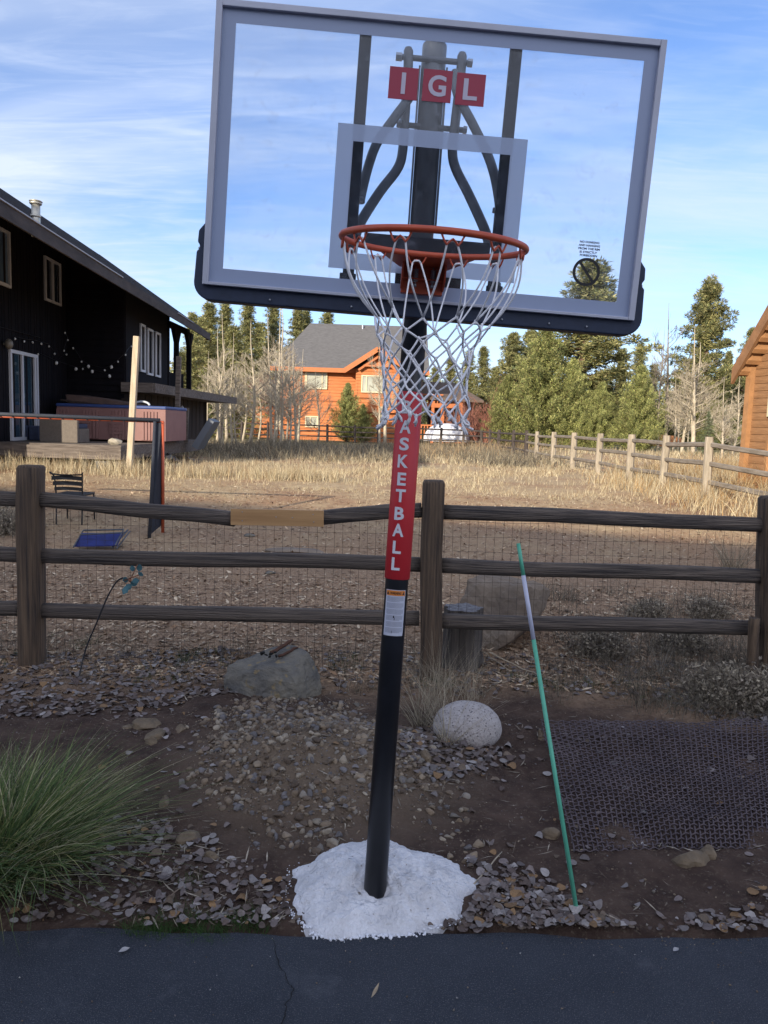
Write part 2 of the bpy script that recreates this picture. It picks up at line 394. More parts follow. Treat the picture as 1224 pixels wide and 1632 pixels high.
# asphalt drive, slab with a real edge, reaching back behind the camera
def speckle_(m, scale, thr, dark):
    t = m.node_tree; p = t.nodes['Principled BSDF']; src = p.inputs['Base Color'].links[0].from_socket
    tcn = t.nodes.new('ShaderNodeTexCoord'); v = t.nodes.new('ShaderNodeTexNoise'); v.inputs['Scale'].default_value = scale; v.inputs['Detail'].default_value = 2
    t.links.new(tcn.outputs['Object'], v.inputs['Vector']); r = t.nodes.new('ShaderNodeMapRange'); r.inputs[1].default_value = thr-.02; r.inputs[2].default_value = thr+.03
    t.links.new(v.outputs[0], r.inputs[0]); mx = t.nodes.new('ShaderNodeMixRGB'); t.links.new(r.outputs[0], mx.inputs[0]); t.links.new(src, mx.inputs[1]); mx.inputs[2].default_value = dark+(1,)
    t.links.new(mx.outputs[0], p.inputs['Base Color']); return m
def asphalt_mat():
    m = mat('asphalt', (0.034, 0.041, 0.058), 0.85, 0.25, 2.2, bump=1.0, bscale=190, col2=(0.056, 0.064, 0.084), detail=8, spec=0.3)
    t = m.node_tree; p = t.nodes['Principled BSDF']
    tcn = t.nodes.new('ShaderNodeTexCoord'); nz = t.nodes.new('ShaderNodeTexNoise'); nz.inputs['Scale'].default_value = 3.1; nz.inputs['Detail'].default_value = 8; nz.inputs['Roughness'].default_value = 0.72
    t.links.new(tcn.outputs['Object'], nz.inputs['Vector']); r = t.nodes.new('ShaderNodeMapRange'); r.inputs[1].default_value = 0.58; r.inputs[2].default_value = 0.78
    t.links.new(nz.outputs[0], r.inputs[0]); mx = t.nodes.new('ShaderNodeMixRGB'); t.links.new(r.outputs[0], mx.inputs[0])
    t.links.new(p.inputs['Base Color'].links[0].from_socket, mx.inputs[1]); mx.inputs[2].default_value = (0.12, 0.13, 0.155, 1); t.links.new(mx.outputs[0], p.inputs['Base Color'])
    return speckle_(m, 240, .60, (.13, .135, .15))
mb = MB(); ex = list(np.arange(-3.5, 3.5, 0.05))+[5, 8, 12]; ex = [-12, -8, -5]+ex
row = [Vector((x, pave_edge(x)+0.006*noise.noise(Vector((x*25, 0, 0))), 0.0)) for x in ex]
nE = len(row)
vs = [Vector((v.x, -9.0, 0)) for v in row]+row+[Vector((v.x, v.y+0.004, -0.05)) for v in row]
mb.add(vs, [(i, i+1, nE+i+1, nE+i) for i in range(nE-1)]+[(nE+i, nE+i+1, 2*nE+i+1, 2*nE+i) for i in range(nE-1)])
tag(part('driveway', mb, asphalt_mat()), None, kind='structure')
# crack in the asphalt: a thin dark ribbon
mb = MB(); cp = [(172*1224/1224, 0)]; pts = []
for (px, py, w) in [(436, 1500, .004), (441, 1520, .006), (447, 1545, .006), (456, 1556, .005), (459, 1568, .007), (468, 1577, .006), (463, 1590, .006), (456, 1603, .005), (454, 1615, .006), (449, 1640, .006)]:
    p = G(px, py); p.z = 0.004; pts.append((p, w))
L_ = []; R_ = []
for i, (p, w) in enumerate(pts):
    for t in range(4):
        if i == len(pts)-1 and t: break
        q = p.lerp(pts[min(i+1, len(pts)-1)][0], t/4); q = q+Vector((random.uniform(-.004, .004), 0, 0)); ww = w*random.uniform(.35, .9)
        L_.append(q-Vector((ww/2, 0, 0))); R_.append(q+Vector((ww/2, 0, 0)))
mb.add(L_+R_, [(i, i+1, len(L_)+i+1, len(L_)+i) for i in range(len(L_)-1)])
tag(part('crack', mb, mat('crack', (0.008, 0.009, 0.012), 1.0), fix=False), None, kind='structure')
# ================================================================== THE HOOP
steel = mat('black_steel', (0.012, 0.013, 0.018), 0.38, 0.3, 9, spec=0.5)
steel_lt = mat('weathered_black_steel', (0.040, 0.046, 0.062), 0.45, 0.5, 16, (1, 1, .4), col2=(0.12, 0.13, 0.155))
bolt_m = mat('zinc', (0.35, 0.37, 0.42), 0.4, metal=0.7)
alu = mat('aluminium_frame', (0.42, 0.44, 0.53), 0.45, 0.1, 4, metal=0.1)
pad_m = mat('navy_rubber', (0.016, 0.027, 0.060), 0.62, 0.15, 30, bump=0.05)
orange_m = mat('orange_paint', (0.52, 0.085, 0.030), 0.42, 0.18, 20, col2=(0.42, 0.060, 0.026))
rope_m = mat('white_cord', (0.78, 0.78, 0.82), 0.85, 0.12, 40)
red_m = mat('red_vinyl', (0.50, 0.022, 0.032), 0.5, 0.05, 6)
wht = mat('white_vinyl', (0.62, 0.62, 0.68), 0.5)
blk = mat('black_print', (0.006, 0.006, 0.010), 0.6)
def glass_mat():
    m = bpy.data.materials.new('acrylic'); m.use_nodes = True; t = m.node_tree; t.nodes.clear()
    o = t.nodes.new('ShaderNodeOutputMaterial'); tr = t.nodes.new('ShaderNodeBsdfTransparent'); tr.inputs[0].default_value = (0.93, 0.95, 0.97, 1)
    df = t.nodes.new('ShaderNodeBsdfDiffuse'); df.inputs[0].default_value = (0.62, 0.70, 0.85, 1)
    gl = t.nodes.new('ShaderNodeBsdfGlossy'); gl.inputs['Roughness'].default_value = 0.04
    tcn = t.nodes.new('ShaderNodeTexCoord'); nz = t.nodes.new('ShaderNodeTexNoise'); nz.inputs['Scale'].default_value = 2.6; nz.inputs['Detail'].default_value = 4; nz.inputs['Roughness'].default_value = 0.55
    t.links.new(tcn.outputs['Object'], nz.inputs['Vector'])
    mr = t.nodes.new('ShaderNodeMapRange'); mr.inputs[1].default_value = 0.4; mr.inputs[2].default_value = 0.75; mr.inputs[3].default_value = 0.018; mr.inputs[4].default_value = 0.055
    t.links.new(nz.outputs[0], mr.inputs[0])
    a = t.nodes.new('ShaderNodeMixShader'); t.links.new(mr.outputs[0], a.inputs[0]); t.links.new(tr.outputs[0], a.inputs[1]); t.links.new(df.outputs[0], a.inputs[2])
    n2 = t.nodes.new('ShaderNodeTexNoise'); n2.inputs['Scale'].default_value = 22; n2.inputs['Detail'].default_value = 8; n2.inputs['Roughness'].default_value = 0.7; n2.inputs['Distortion'].default_value = 0.8
    t.links.new(tcn.outputs['Object'], n2.inputs['Vector']); m2 = t.nodes.new('ShaderNodeMapRange'); m2.inputs[1].default_value = 0.55; m2.inputs[2].default_value = 0.80; m2.inputs[4].default_value = 0.16
    t.links.new(n2.outputs[0], m2.inputs[0]); ad = t.nodes.new('ShaderNodeMath'); ad.operation = 'ADD'; t.links.new(mr.outputs[0], ad.inputs[0]); t.links.new(m2.outputs[0], ad.inputs[1]); t.links.new(ad.outputs[0], a.inputs[0])
    fr = t.nodes.new('ShaderNodeFresnel'); fr.inputs[0].default_value = 1.4
    b = t.nodes.new('ShaderNodeMixShader'); t.links.new(fr.outputs[0], b.inputs[0]); t.links.new(a.outputs[0], b.inputs[1]); t.links.new(gl.outputs[0], b.inputs[2])
    t.links.new(b.outputs[0], o.inputs[0]); return m
def film_mat(name, col, alpha, var=0.0):
    m = bpy.data.materials.new(name); m.use_nodes = True; t = m.node_tree; p = t.nodes['Principled BSDF']
    p.inputs['Base Color'].default_value = tuple(col)+(1,); p.inputs['Alpha'].default_value = alpha; p.inputs['Roughness'].default_value = 0.5; return m
BC = Vector((0.1119, 2.491, 2.5116)); BH = 0.8377; BW = 1.37
def _rot(a, b, c):
    Ry = Matrix(((math.cos(a), 0, math.sin(a)), (0, 1, 0), (-math.sin(a), 0, math.cos(a))))
    return Matrix.Rotation(c, 3, 'Z') @ Matrix.Rotation(b, 3, 'X') @ Ry
BM = _rot(0.0497, 0.0137, 0.016); BI = BM.transposed()
def Bw(x, y, z): return BC + BM @ Vector((x, y, z))
def BL(px, py, y=0.0):
    """point of the board plane (or a plane y metres behind it), in the board's own axes"""
    d = BI @ ray(px, py); o = BI @ (CAM-BC); t = (y-o.y)/d.y; return o+d*t
def BWp(px, py, y=0.0): return BC + BM @ BL(px, py, y)
POLE_B = Vector((0.008, 2.572, 0.0)); POLE_T = PY(693, 72, 2.80); PR = 0.0405
PD = (POLE_T-POLE_B).normalized(); PX = PD.cross(Vector((0, 1, 0))).normalized()*1.0
if PX.x < 0: PX = -PX
PF = PX.cross(PD).normalized()                    # toward the camera or away
if PF.y > 0: PF = -PF
PLEN = (POLE_T-POLE_B).length
def Pw(u, s, r):  # u = arc length round the pole from its front, s = distance up, r = radius
    a = u/r; return POLE_B + PD*s + (PX*math.sin(a)+PF*math.cos(a))*r
def pole_s(py):   # distance up the pole seen at a pixel row
    lo, hi = 0, PLEN
    for _ in range(40):
        md = (lo+hi)/2; P = POLE_B+PD*md-CAM; y = 816-F_PX*P.dot(_U)/P.dot(_F)
        if y > py: lo = md
        else: hi = md
    return lo
hoop = empty('basketball_hoop', POLE_B, 'leaning basketball hoop with clear backboard, orange rim and white net on a black pole', 'basketball hoop')
mb = MB(); mb.tube([POLE_B-PD*0.25, POLE_B+PD*PLEN*0.5, POLE_T-PD*0.006, POLE_T], [PR, PR, PR, PR*0.93], 32)
pole = part('pole', mb, steel, hoop, True)
mb = MB(); s1 = pole_s(478)
mb.tube([POLE_B+PD*(s1-.25), POLE_T-PD*0.008, POLE_T-PD*0.003, POLE_T+PD*0.002], [PR+.0015, PR+.0015, PR+.001, PR*.9], 32)
part('upper_pole_sleeve', mb, steel_lt, hoop, True)
# wrap with its letters
def shell(u0, u1, s0, s1, r, nu=24, ns=8):
    mb = MB(); vs = [Pw(u0+(u1-u0)*i/nu, s0+(s1-s0)*j/ns, r) for j in range(ns+1) for i in range(nu+1)]
    mb.add(vs, [(j*(nu+1)+i, j*(nu+1)+i+1, (j+1)*(nu+1)+i+1, (j+1)*(nu+1)+i) for j in range(ns) for i in range(nu)]); return mb
RW = PR+0.0042
sb, st_ = pole_s(922), pole_s(626)
mb = MB(); mb.tube([POLE_B+PD*sb, POLE_B+PD*(sb+.003), POLE_B+PD*(st_-.003), POLE_B+PD*st_], [PR+.001, RW, RW, PR+.001], 40, cap=False)
wrap = part('pole_wrap', mb, red_m, hoop, True, fix=False)
mb = MB(); rows = [651, 682, 709, 736, 764, 790, 818, 844, 871, 897]
def bend(vs, fs, u0, s0, r, mb, sc=(1, 1), shear=0.0, step=0.004):
    bm = bmesh.new(); bv = [bm.verts.new((v.x*sc[0], v.y*sc[1], 0)) for v in vs]
    for f in fs:
        try: bm.faces.new([bv[i] for i in f])
        except ValueError: pass
    x = -0.06
    while x < 0.06:
        bmesh.ops.bisect_plane(bm, geom=bm.verts[:]+bm.edges[:]+bm.faces[:], plane_co=(x, 0, 0), plane_no=(1, 0, 0)); x += step
    bm.verts.index_update()
    mb.add([Pw(u0+v.co.x, s0+v.co.y, r) for v in bm.verts], [tuple(v.index for v in f.verts) for f in bm.faces]); bm.free()
for ch, py in zip('BASKETBALL', rows):
    mb = MB(); vs, fs, (w, h) = text_geo(ch, 1, 0.03)
    hh = 0.0445; s0 = pole_s(py); ww = {'A': .040, 'K': .038, 'S': .034, 'E': .031, 'T': .036, 'B': .035, 'L': .030}[ch]
    bend(vs, fs, -0.010, s0, RW+0.0012, mb, (ww/w, hh/h)); part('letter', mb, wht, wrap, fix=False)
# warning label
s0, s1_ = pole_s(1010), pole_s(938)
lab = part('warning_label', shell(-.040, .036, s0, s1_, PR+.0015), mat('label_paper', (0.50, 0.52, 0.62), 0.5), hoop, True, fix=False)
hz = s1_-0.020
part('label_header', shell(-.038, .034, hz, s1_-.002, PR+.0022), mat('label_orange', (0.62, 0.20, 0.03), 0.5), lab, True, fix=False)
mb = MB(); vs, fs, (w, h) = text_geo('WARNING', 1, 0.02); bend(vs, fs, -.002, hz+.009, PR+.0029, mb, (.040/w, .0085/h))
for u in (-.031, .027):
    tri = [Vector((-.005, -.005, 0)), Vector((.005, -.005, 0)), Vector((0, .005, 0))]; bend(tri, [(0, 1, 2)], u, hz+.009, PR+.0029, mb)
yy = hz-.006; k = 0
grey = []
part('header_text', mb, blk, lab, fix=False)
mb = MB()
while yy > s0+.006:
    k += 1
    if k % 6: 
        e = .030-(.02*random.random() if k % 6 == 5 else 0); a = Pw; r = PR+.0024
        n = 10; pts = [(-.034+(e+.034)*i/n) for i in range(n+1)]
        mb.add([Pw(u, yy, r) for u in pts]+[Pw(u, yy+.0011, r) for u in pts], [(i, i+1, n+2+i, n+1+i) for i in range(n)])
    yy -= .0036
part('print_lines', mb, mat('grey_print', (0.16, 0.18, 0.25), 0.6), lab, fix=False)
mb = MB(); 
for (u, ds, w_, h_) in ((-.004, .067, .004, .010), (-.001, .060, .0018, .012), (-.008, .014, .0016, .010), (.038, .006, .003, .008)):
    mb = MB(); q = [Vector((-w_/2, -h_/2, 0)), Vector((w_/2, -h_*.3, 0)), Vector((w_*.3, h_/2, 0)), Vector((-w_*.6, h_*.2, 0))]; bend(q, [(0, 1, 2, 3)], u, s0+ds, PR+.0030, mb); part('scuff', mb, blk, lab, fix=False)

# ---- backboard
def bbox(mb, x0, x1, y0, y1, z0, z1):
    p = [(x0, y0, z0), (x1, y0, z0), (x1, y1, z0), (x0, y1, z0), (x0, y0, z1), (x1, y0, z1), (x1, y1, z1), (x0, y1, z1)]
    return mb.hexa([Bw(*q) for q in p])
hw, hh = BW/2, BH/2
bb = part('backboard', bbox(MB(), -hw+.004, hw-.004, 0.004, 0.010, -hh+.004, hh-.004), glass_mat(), hoop)
mb = MB(); fw = .019
bbox(mb, -hw, -hw+fw, -.012, .030, -hh, hh); bbox(mb, hw-fw, hw, -.012, .030, -hh, hh)
bbox(mb, -hw+fw, hw-fw, -.011, .029, hh-fw, hh); bbox(mb, -hw+fw, hw-fw, -.011, .029, -hh, -hh+fw*.5)
part('frame', mb, alu, hoop, bevel=.0015)
band = film_mat('white_border_paint', (0.30, 0.36, 0.52), 0.93)
def frame_flat(x0, x1, z0, z1, t, y, th=.0008):
    mb = MB()
    for a in ((x0, x0+t, z0, z1), (x1-t, x1, z0, z1), (x0+t, x1-t, z0, z0+t), (x0+t, x1-t, z1-t, z1)): bbox(mb, a[0], a[1], y-th, y, a[2], a[3])
    return mb
a = BL(368, 24); b = BL(984, 487)
part('border_line', frame_flat(-hw+.012, hw-.012, -hh+.006, hh-.012, .048, .003), band, bb)
p1 = BL(538, 195); p2 = BL(843, 222); p3 = BL(524, 427); p4 = BL(818, 450)
sx0, sx1 = (p1.x+p3.x)/2, (p2.x+p4.x)/2; sz1, sz0 = (p1.z+p2.z)/2, (p3.z+p4.z)/2
part('shooter_square', frame_flat(sx0, sx1, sz0, sz1, .050, .003), film_mat('white_square_paint', (0.38, 0.46, 0.64), 0.74), bb)
# stickers
for ch, (px, py) in zip('IGL', ((643, 132), (697, 136), (750, 142))):
    c = BL(px, py, -0.002); s = .0445; 
    st = part('letter_sticker', bbox(MB(), c.x-s, c.x+s, .0018, .0032, c.z-s-.002, c.z+s+.002), film_mat('red_sticker', (0.33, 0.03, 0.065), 0.96), bb)
    tag(st, 'red square sticker with white letter '+ch)
    vs, fs, (w, h) = text_geo(ch, 1, 0.025); hh_ = .062; ww = {'I': .013, 'G': .055, 'L': .044}[ch]; mb = MB()
    mb.add([Bw(c.x+v.x*ww/w, .0008, c.z+v.y*hh_/h) for v in vs], fs); part('letter', mb, mat('pale_letter', (0.50, 0.47, 0.58), 0.6), st, fix=False)
# no dunking notice
mb = MB()
for s, px, py in (('NO DUNKING', 940, 386), ('AND HANGING', 939.5, 391.3), ('FROM THE RIM', 939, 396.6), ('IS STRICTLY', 938, 402), ('FORBIDDEN', 938, 407.2)):
    vs, fs, (w, h) = text_geo(s, 1, 0.045); c = BL(px, py, -.002); ww = {10: .062, 11: .068, 12: .068, 9: .055}[len(s)]; ww = .056 if s.startswith('IS') else ww
    mb.add([Bw(c.x+v.x*ww/w, -.001, c.z+v.y*.0072/h) for v in vs], fs)
part('notice_text', mb, blk, bb, fix=False)
mb = MB(); c = BL(934.5, 433.5, -.002); ro, ri = .0435, .0345; n = 48
vs = [Bw(c.x+r*math.cos(2*math.pi*i/n), -.001, c.z+r*math.sin(2*math.pi*i/n)) for r in (ro, ri) for i in range(n)]
mb.add(vs, [(i, (i+1) % n, n+(i+1) % n, n+i) for i in range(n)])
d = Vector((math.cos(rad(-51)), 0, math.sin(rad(-51)))); e = Vector((-d.z, 0, d.x))*.0042
mb.add([Bw(*(Vector((c.x, -.0012, c.z))+d*sg*(.0355)+e*q)) for sg, q in ((-1, -1), (1, -1), (1, 1), (-1, 1))], [(0, 1, 2, 3)])
part('prohibition_symbol', mb, blk, bb, fix=False)
# rubber pad hugging the lower edge
def arcp(c, r, a0, a1, n=8): return [(c[0]+r*math.cos(rad(a0+(a1-a0)*i/n)), c[1]+r*math.sin(rad(a0+(a1-a0)*i/n))) for i in range(n+1)]
ptop = BL(330, 352).z; pnotch = BL(316, 392).z; o_ = .040
def side(sg):
    return [(sg*(hw-.004), ptop+.005), (sg*(hw+.022), ptop-.028), (sg*(hw+.024), pnotch+.014), (sg*(hw+.017), pnotch+.006), (sg*(hw+.017), pnotch-.005), (sg*(hw+.026), pnotch-.014), (sg*(hw+.029), -hh+.03)]
rr = .055; xo = hw+.030; zo = -hh-.046
L_ = [(-x, z) for x, z in [(q[0], q[1]) for q in side(1)]]
poly = L_+arcp((-xo+rr, zo+rr), rr, 180, 270)+arcp((xo-rr, zo+rr), rr, 270, 360)+side(1)[::-1]
inner = [(hw-.012, ptop), (hw-.012, -hh+.010), (-hw+.012, -hh+.010), (-hw+.012, ptop)]
mb = MB(); mb.prism([Bw(x, .004, z) for x, z in poly+inner], BM @ Vector((0, .062, 0)))
part('edge_pad', mb, pad_m, hoop, bevel=.004)
for px in (430, 560, 700, 800, 875, 935):
    c = BL(px, 478+(px-430)*.085, 0); part('rivet', MB().ball(Bw(c.x, -.0, -hh-.030), .0035, 6), bolt_m, hoop)
for sg in (-1, 1): part('rivet', MB().ball(Bw(sg*(hw+.022), .03, pnotch), .005, 6), bolt_m, hoop)
# steel behind the glass
for px_t, px_b, pt, pb_ in ((582, 556, 46, 448), (821, 788, 70, 468)):
    a = BL(px_t, pt, .045); b = BL(px_b, pb_, .045); x = (a.x+b.x)/2
    mb = MB(); bbox(mb, x-.018, x+.018, .032, .062, b.z, hh-.02)
    bbox(mb, x-.026, x+.026, .012, .031, -hh+.03, -hh+.075)
    part('upright', mb, mat('matt_navy_steel', (0.005, 0.010, 0.026), .8, .2, 9, spec=.15), hoop, bevel=.003)
a = BL(570, 368, .06); b = BL(790, 408, .06)
mb = MB(); zc = (BL(680, 392, .06)).z; bbox(mb, BL(580, 385, .06).x, BL(780, 395, .06).x, .034, .064, zc-.022, zc+.020)
part('crossbar', mb, MATS['matt_navy_steel'], hoop, bevel=.003)
mb = MB(); c = BL(682, 440, .04); bbox(mb, c.x-.105, c.x+.105, .012, .030, c.z-.055, c.z+.055); part('mounting_plate', mb, steel, hoop, bevel=.002)
PBK = 0.245
def smooth_path(pts, n=6):
    out_ = []; P = [Vector(p) for p in pts]
    for i in range(len(P)-1):
        p0 = P[max(i-1, 0)]; p1 = P[i]; p2 = P[i+1]; p3 = P[min(i+2, len(P)-1)]
        for k in range(n):
            t = k/n; out_.append(0.5*((2*p1)+(p2-p0)*t+(2*p0-5*p1+4*p2-p3)*t*t+(3*p1-p0-3*p2+p3)*t**3))
    out_.append(P[-1]); return out_
arms = [
 [(651, 76, .27), (650, 120, .27), (645, 190, .26), (642, 238, .25), (634, 268, .23), (606, 305, .16), (576, 352, .085), (566, 378, .066)],
 [(737, 84, .27), (733, 130, .27), (725, 200, .26), (721, 240, .25), (726, 268, .23), (747, 310, .16), (772, 365, .085), (780, 392, .066)],
 [(663, 112, .25), (655, 150, .24), (630, 186, .20), (602, 226, .15), (588, 262, .11), (577, 305, .075), (574, 322, .066)],
 [(725, 112, .25), (729, 150, .24), (752, 195, .20), (776, 244, .15), (788, 280, .11), (795, 318, .075), (796, 335, .066)]]
for i, A in enumerate(arms):
    pth = smooth_path([BWp(*q) for q in A], 5); r = .0165 if i < 2 else .0155
    mb = MB(); mb.tube(pth, [r*.7]+[r]*(len(pth)-1), 14)
    part('arm', mb, steel_lt, hoop, True)
mb = MB()
for (a, b) in (((632, 90), (752, 101)), ((632, 198), (744, 208))):
    mb = MB(); mb.tube([BWp(a[0], a[1], .27), BWp(b[0], b[1], .27)], .0095, 12); part('pivot_rod', mb, steel_lt, hoop, True)
for (a, b) in (((631, 90), (641, 91)), ((745, 100), (753, 101)), ((634, 197), (640, 198)), ((738, 207), (744, 208)), ((572, 317), (579, 318)), ((785, 335), (792, 336)), ((548, 440), (553, 440)), ((792, 455), (798, 455))):
    mb = MB(); mb.tube([BWp(a[0], a[1], .25 if a[1] < 250 else .05), BWp(b[0], b[1], .25 if a[1] < 250 else .05)], .013 if a[1] < 250 else .009, 6); part('bolt', mb, bolt_m, hoop)
for sg in (-1, 1):
    mb = MB(); off = PX*sg*(PR+.006)
    a = BWp(693, 110, PBK+.03); sA = pole_s(112); sB = pole_s(360)
    mb.bar(POLE_B+PD*sA+off, POLE_B+PD*sB+off, .006, .05, up=(0, 1, 0)); part('side_channel', mb, steel_lt, hoop)
for x_ in (-.06, .06): part('lower_link', MB().bar(Bw(0, .26, zc)+PX*x_*1, Bw(0, .06, zc)+PX*x_, .03, .035), steel, hoop)
# ---- rim, hooks, bracket
RC_ext, RC_dz, RT, RR = .44, -.307, .085, .2375
def Rm(x, y, z): # rim axes: x right, y away from board towards the player, z up
    return Bw(RX + x, -(RC_ext+y*math.cos(RT)-z*math.sin(RT)*0), RC_dz - y*math.sin(RT) + z)
RX = 0.0
def _px(P):
    d = P-CAM; return (612+F_PX*d.dot(_R)/d.dot(_F), 816-F_PX*d.dot(_U)/d.dot(_F))
# centre the ring on the photograph's ring
for _ in range(20):
    xs_ = [_px(Rm(RR*math.cos(t), RR*math.sin(t), 0)) for t in np.linspace(0, 6.283, 40)]
    RX -= ((min(q[0] for q in xs_)+max(q[0] for q in xs_))/2-691.5)*0.0014
    RC_dz += ((min(q[1] for q in xs_)+max(q[1] for q in xs_))/2-386.5)*0.0014
print('RIM', RX, RC_dz, min(q[0] for q in xs_), max(q[0] for q in xs_), min(q[1] for q in xs_), max(q[1] for q in xs_))
ring = [Rm(RR*math.cos(t), RR*math.sin(t), 0) for t in [2*math.pi*i/72 for i in range(72)]]
mb = MB(); mb.tube(ring, .0085, 14, closed=True)
rim = part('rim', mb, orange_m, hoop, True)
NH = 12; hooks = []
for k in range(NH):
    t = 2*math.pi*(k+.5)/NH+.13
    mb = MB(); pts = []
    for j in range(25):
        s = -1+2*j/24; ang = t+s*.115
        prof = [0, -.012, -.020, -.013, -.008, -.013, -.020, -.012, 0]
        f = (s+1)/2*8; i0 = min(int(f), 7); zz_ = prof[i0]+(prof[i0+1]-prof[i0])*(f-i0)
        pts.append(Rm((RR-.002)*math.cos(ang), (RR-.002)*math.sin(ang), -.007+zz_*1.15))
    mb.tube(pts, .0026, 6); part('net_hook', mb, orange_m, rim, True); hooks.append(t)
mb = MB()
yb = -(RC_ext-.02)
def RmB(x, y, z): return Bw(RX+x, y, RC_dz+z)
yfar = -(RC_ext-RR*math.cos(RT)); zfar = RR*math.sin(RT)
mb.hexa([RmB(-.135, yfar-.005, zfar-.006), RmB(.135, yfar-.005, zfar-.006), RmB(.075, -.012, zfar-.004), RmB(-.075, -.012, zfar-.004),
         RmB(-.135, yfar-.005, zfar-.001), RmB(.135, yfar-.005, zfar-.001), RmB(.075, -.012, zfar+.003), RmB(-.075, -.012, zfar+.003)])
cB = BL(674, 442, -.03); x0, x1 = BL(640, 440, -.05).x, BL(708, 440, -.05).x; z0 = BL(674, 468, -.05).z
bx = (x0+x1)/2; bw = (x1-x0)/2*.98; zt = RC_dz+zfar-.004
mb.hexa([Bw(bx-bw, -.045, z0), Bw(bx+bw, -.045, z0), Bw(bx+bw, -.013, z0), Bw(bx-bw, -.013, z0), Bw(bx-bw, -.045, zt), Bw(bx+bw, -.045, zt), Bw(bx+bw, -.013, zt), Bw(bx-bw, -.013, zt)])
for sg in (-1, 1):
    mb.hexa([Bw(bx+sg*bw-.003, -.095, zt-.05), Bw(bx+sg*bw+.003, -.095, zt-.05), Bw(bx+sg*bw+.003, -.045, z0+.01), Bw(bx+sg*bw-.003, -.045, z0+.01),
             Bw(bx+sg*bw-.003, -.110, zt), Bw(bx+sg*bw+.003, -.110, zt), Bw(bx+sg*bw+.003, -.045, zt), Bw(bx+sg*bw-.003, -.045, zt)])
mb.hexa([Bw(bx-bw, -.075, z0+.038), Bw(bx+bw, -.075, z0+.038), Bw(bx+bw, -.045, z0+.038), Bw(bx-bw, -.045, z0+.038), Bw(bx-bw, -.075, z0+.041), Bw(bx+bw, -.075, z0+.041), Bw(bx+bw, -.045, z0+.041), Bw(bx-bw, -.045, z0+.041)])
brk = part('rim_bracket', mb, orange_m, hoop, bevel=.0012)
for dx in (-.024, .030):
    mb = MB(); L = zt-.012-(z0+.030)
    mb.tube([Bw(bx+dx+.0075*math.cos(a_*.7), -.066+.0075*math.sin(a_*.7), zt-.012-L*a_/70) for a_ in range(71)], .0018, 5)
    mb.tube([Bw(bx+dx, -.066, zt-.005), Bw(bx+dx, -.066, z0+.018)], .003, 6); mb.tube([Bw(bx+dx, -.066, z0+.026), Bw(bx+dx, -.066, z0+.016)], .007, 6)
    part('spring', mb, bolt_m, brk, True)
# ---- net
levels = [(-.018, .232), (-.195, .148), (-.232, .136), (-.270, .124), (-.308, .114), (-.346, .108), (-.382, .106), (-.416, .108), (-.444, .112)]
HG = Vector((0, 0, -1)); nodes = []
sw = Vector((-.010, 0.0, 0))
def netp(t, z, r, jit=0.006):
    c = Rm(0, 0, 0); f = -z/.48
    return c + Vector((r*math.cos(t), -r*math.sin(t), z)) + sw*f + Vector((random.uniform(-jit, jit), random.uniform(-jit, jit), random.uniform(-jit, jit)*1.2))
for li, (z, r) in enumerate(levels):
    row = []
    for k in range(NH):
        t = hooks[k]+(math.pi/NH if li % 2 else 0)
        if li == 0: row.append(Rm(.231*math.cos(hooks[k]), .231*math.sin(hooks[k]), -.026))
        else: row.append(netp(t, z, r*(1+.05*math.sin(3*t+li)), .007 if li > 1 else .012))
    nodes.append(row)
net = MB()
def strand(a, b, sag=0, r=.0026, n=7, bow=None):
    pts = []
    for i in range(n+1):
        t = i/n; p = a.lerp(b, t)
        if bow is not None: p = p+bow*math.sin(math.pi*t)
        pts.append(p)
    net.tube(pts, r, 6)
ctr = Rm(0, 0, 0)
for li in range(len(levels)-1):
    for k in range(NH):
        if li % 2 == 0: nb_ = (k, (k-1) % NH)
        else: nb_ = (k, (k+1) % NH)
        for q in nb_:
            a, b = nodes[li][k], nodes[li+1][q]
            if li == 0:
                tt = Vector((-math.sin(hooks[k]), -math.cos(hooks[k]), 0)); sg = 1 if q == k else -1
                a = a+tt*.012*sg; outd = Vector((a.x-ctr.x, a.y-ctr.y, 0)).normalized()
                strand(a, b, bow=outd*random.uniform(.012, .030)+tt*sg*random.uniform(-.004, .016), n=10)
            else: strand(a, b, bow=Vector((random.uniform(-.003, .003),)*3), n=4, r=.0028)
    if li == 0:
        for k in range(NH):
            tt = Vector((-math.sin(hooks[k]), -math.cos(hooks[k]), 0)); a = nodes[0][k]
            net.tube([a-tt*.012, a-tt*.006+Vector((0, 0, .006)), a+tt*.006+Vector((0, 0, .006)), a+tt*.012], .0031, 6)
    else:
        for k in range(NH): 
            net.ball(nodes[li][k], .0052, 6, (.8, .8, 1.25))
for k in range(NH):
    p = nodes[-1][k]; net.ball(p, .007, 6, (.8, .8, 1.3))
    for _ in range(2):
        q = p+Vector((random.uniform(-.012, .012), random.uniform(-.012, .012), -random.uniform(.012, .03))); net.tube([p, p.lerp(q, .5)+Vector((.003, 0, 0)), q], [.0034, .0034, .0028], 6)
for k in (6, 7, 0):   # frayed ends hanging off the sides
    p = nodes[-1][k]; outd = Vector((p.x-ctr.x, p.y-ctr.y, 0)).normalized()
    for _ in range(4):
        q = p+outd*random.uniform(.012, .03)+Vector((random.uniform(-.01, .01), 0, -random.uniform(.015, .04))); net.tube([p, p.lerp(q, .5)+Vector((0, 0, -.006)), q], [.0034, .0040, .0034], 6)
part('net', net, rope_m, hoop, True)
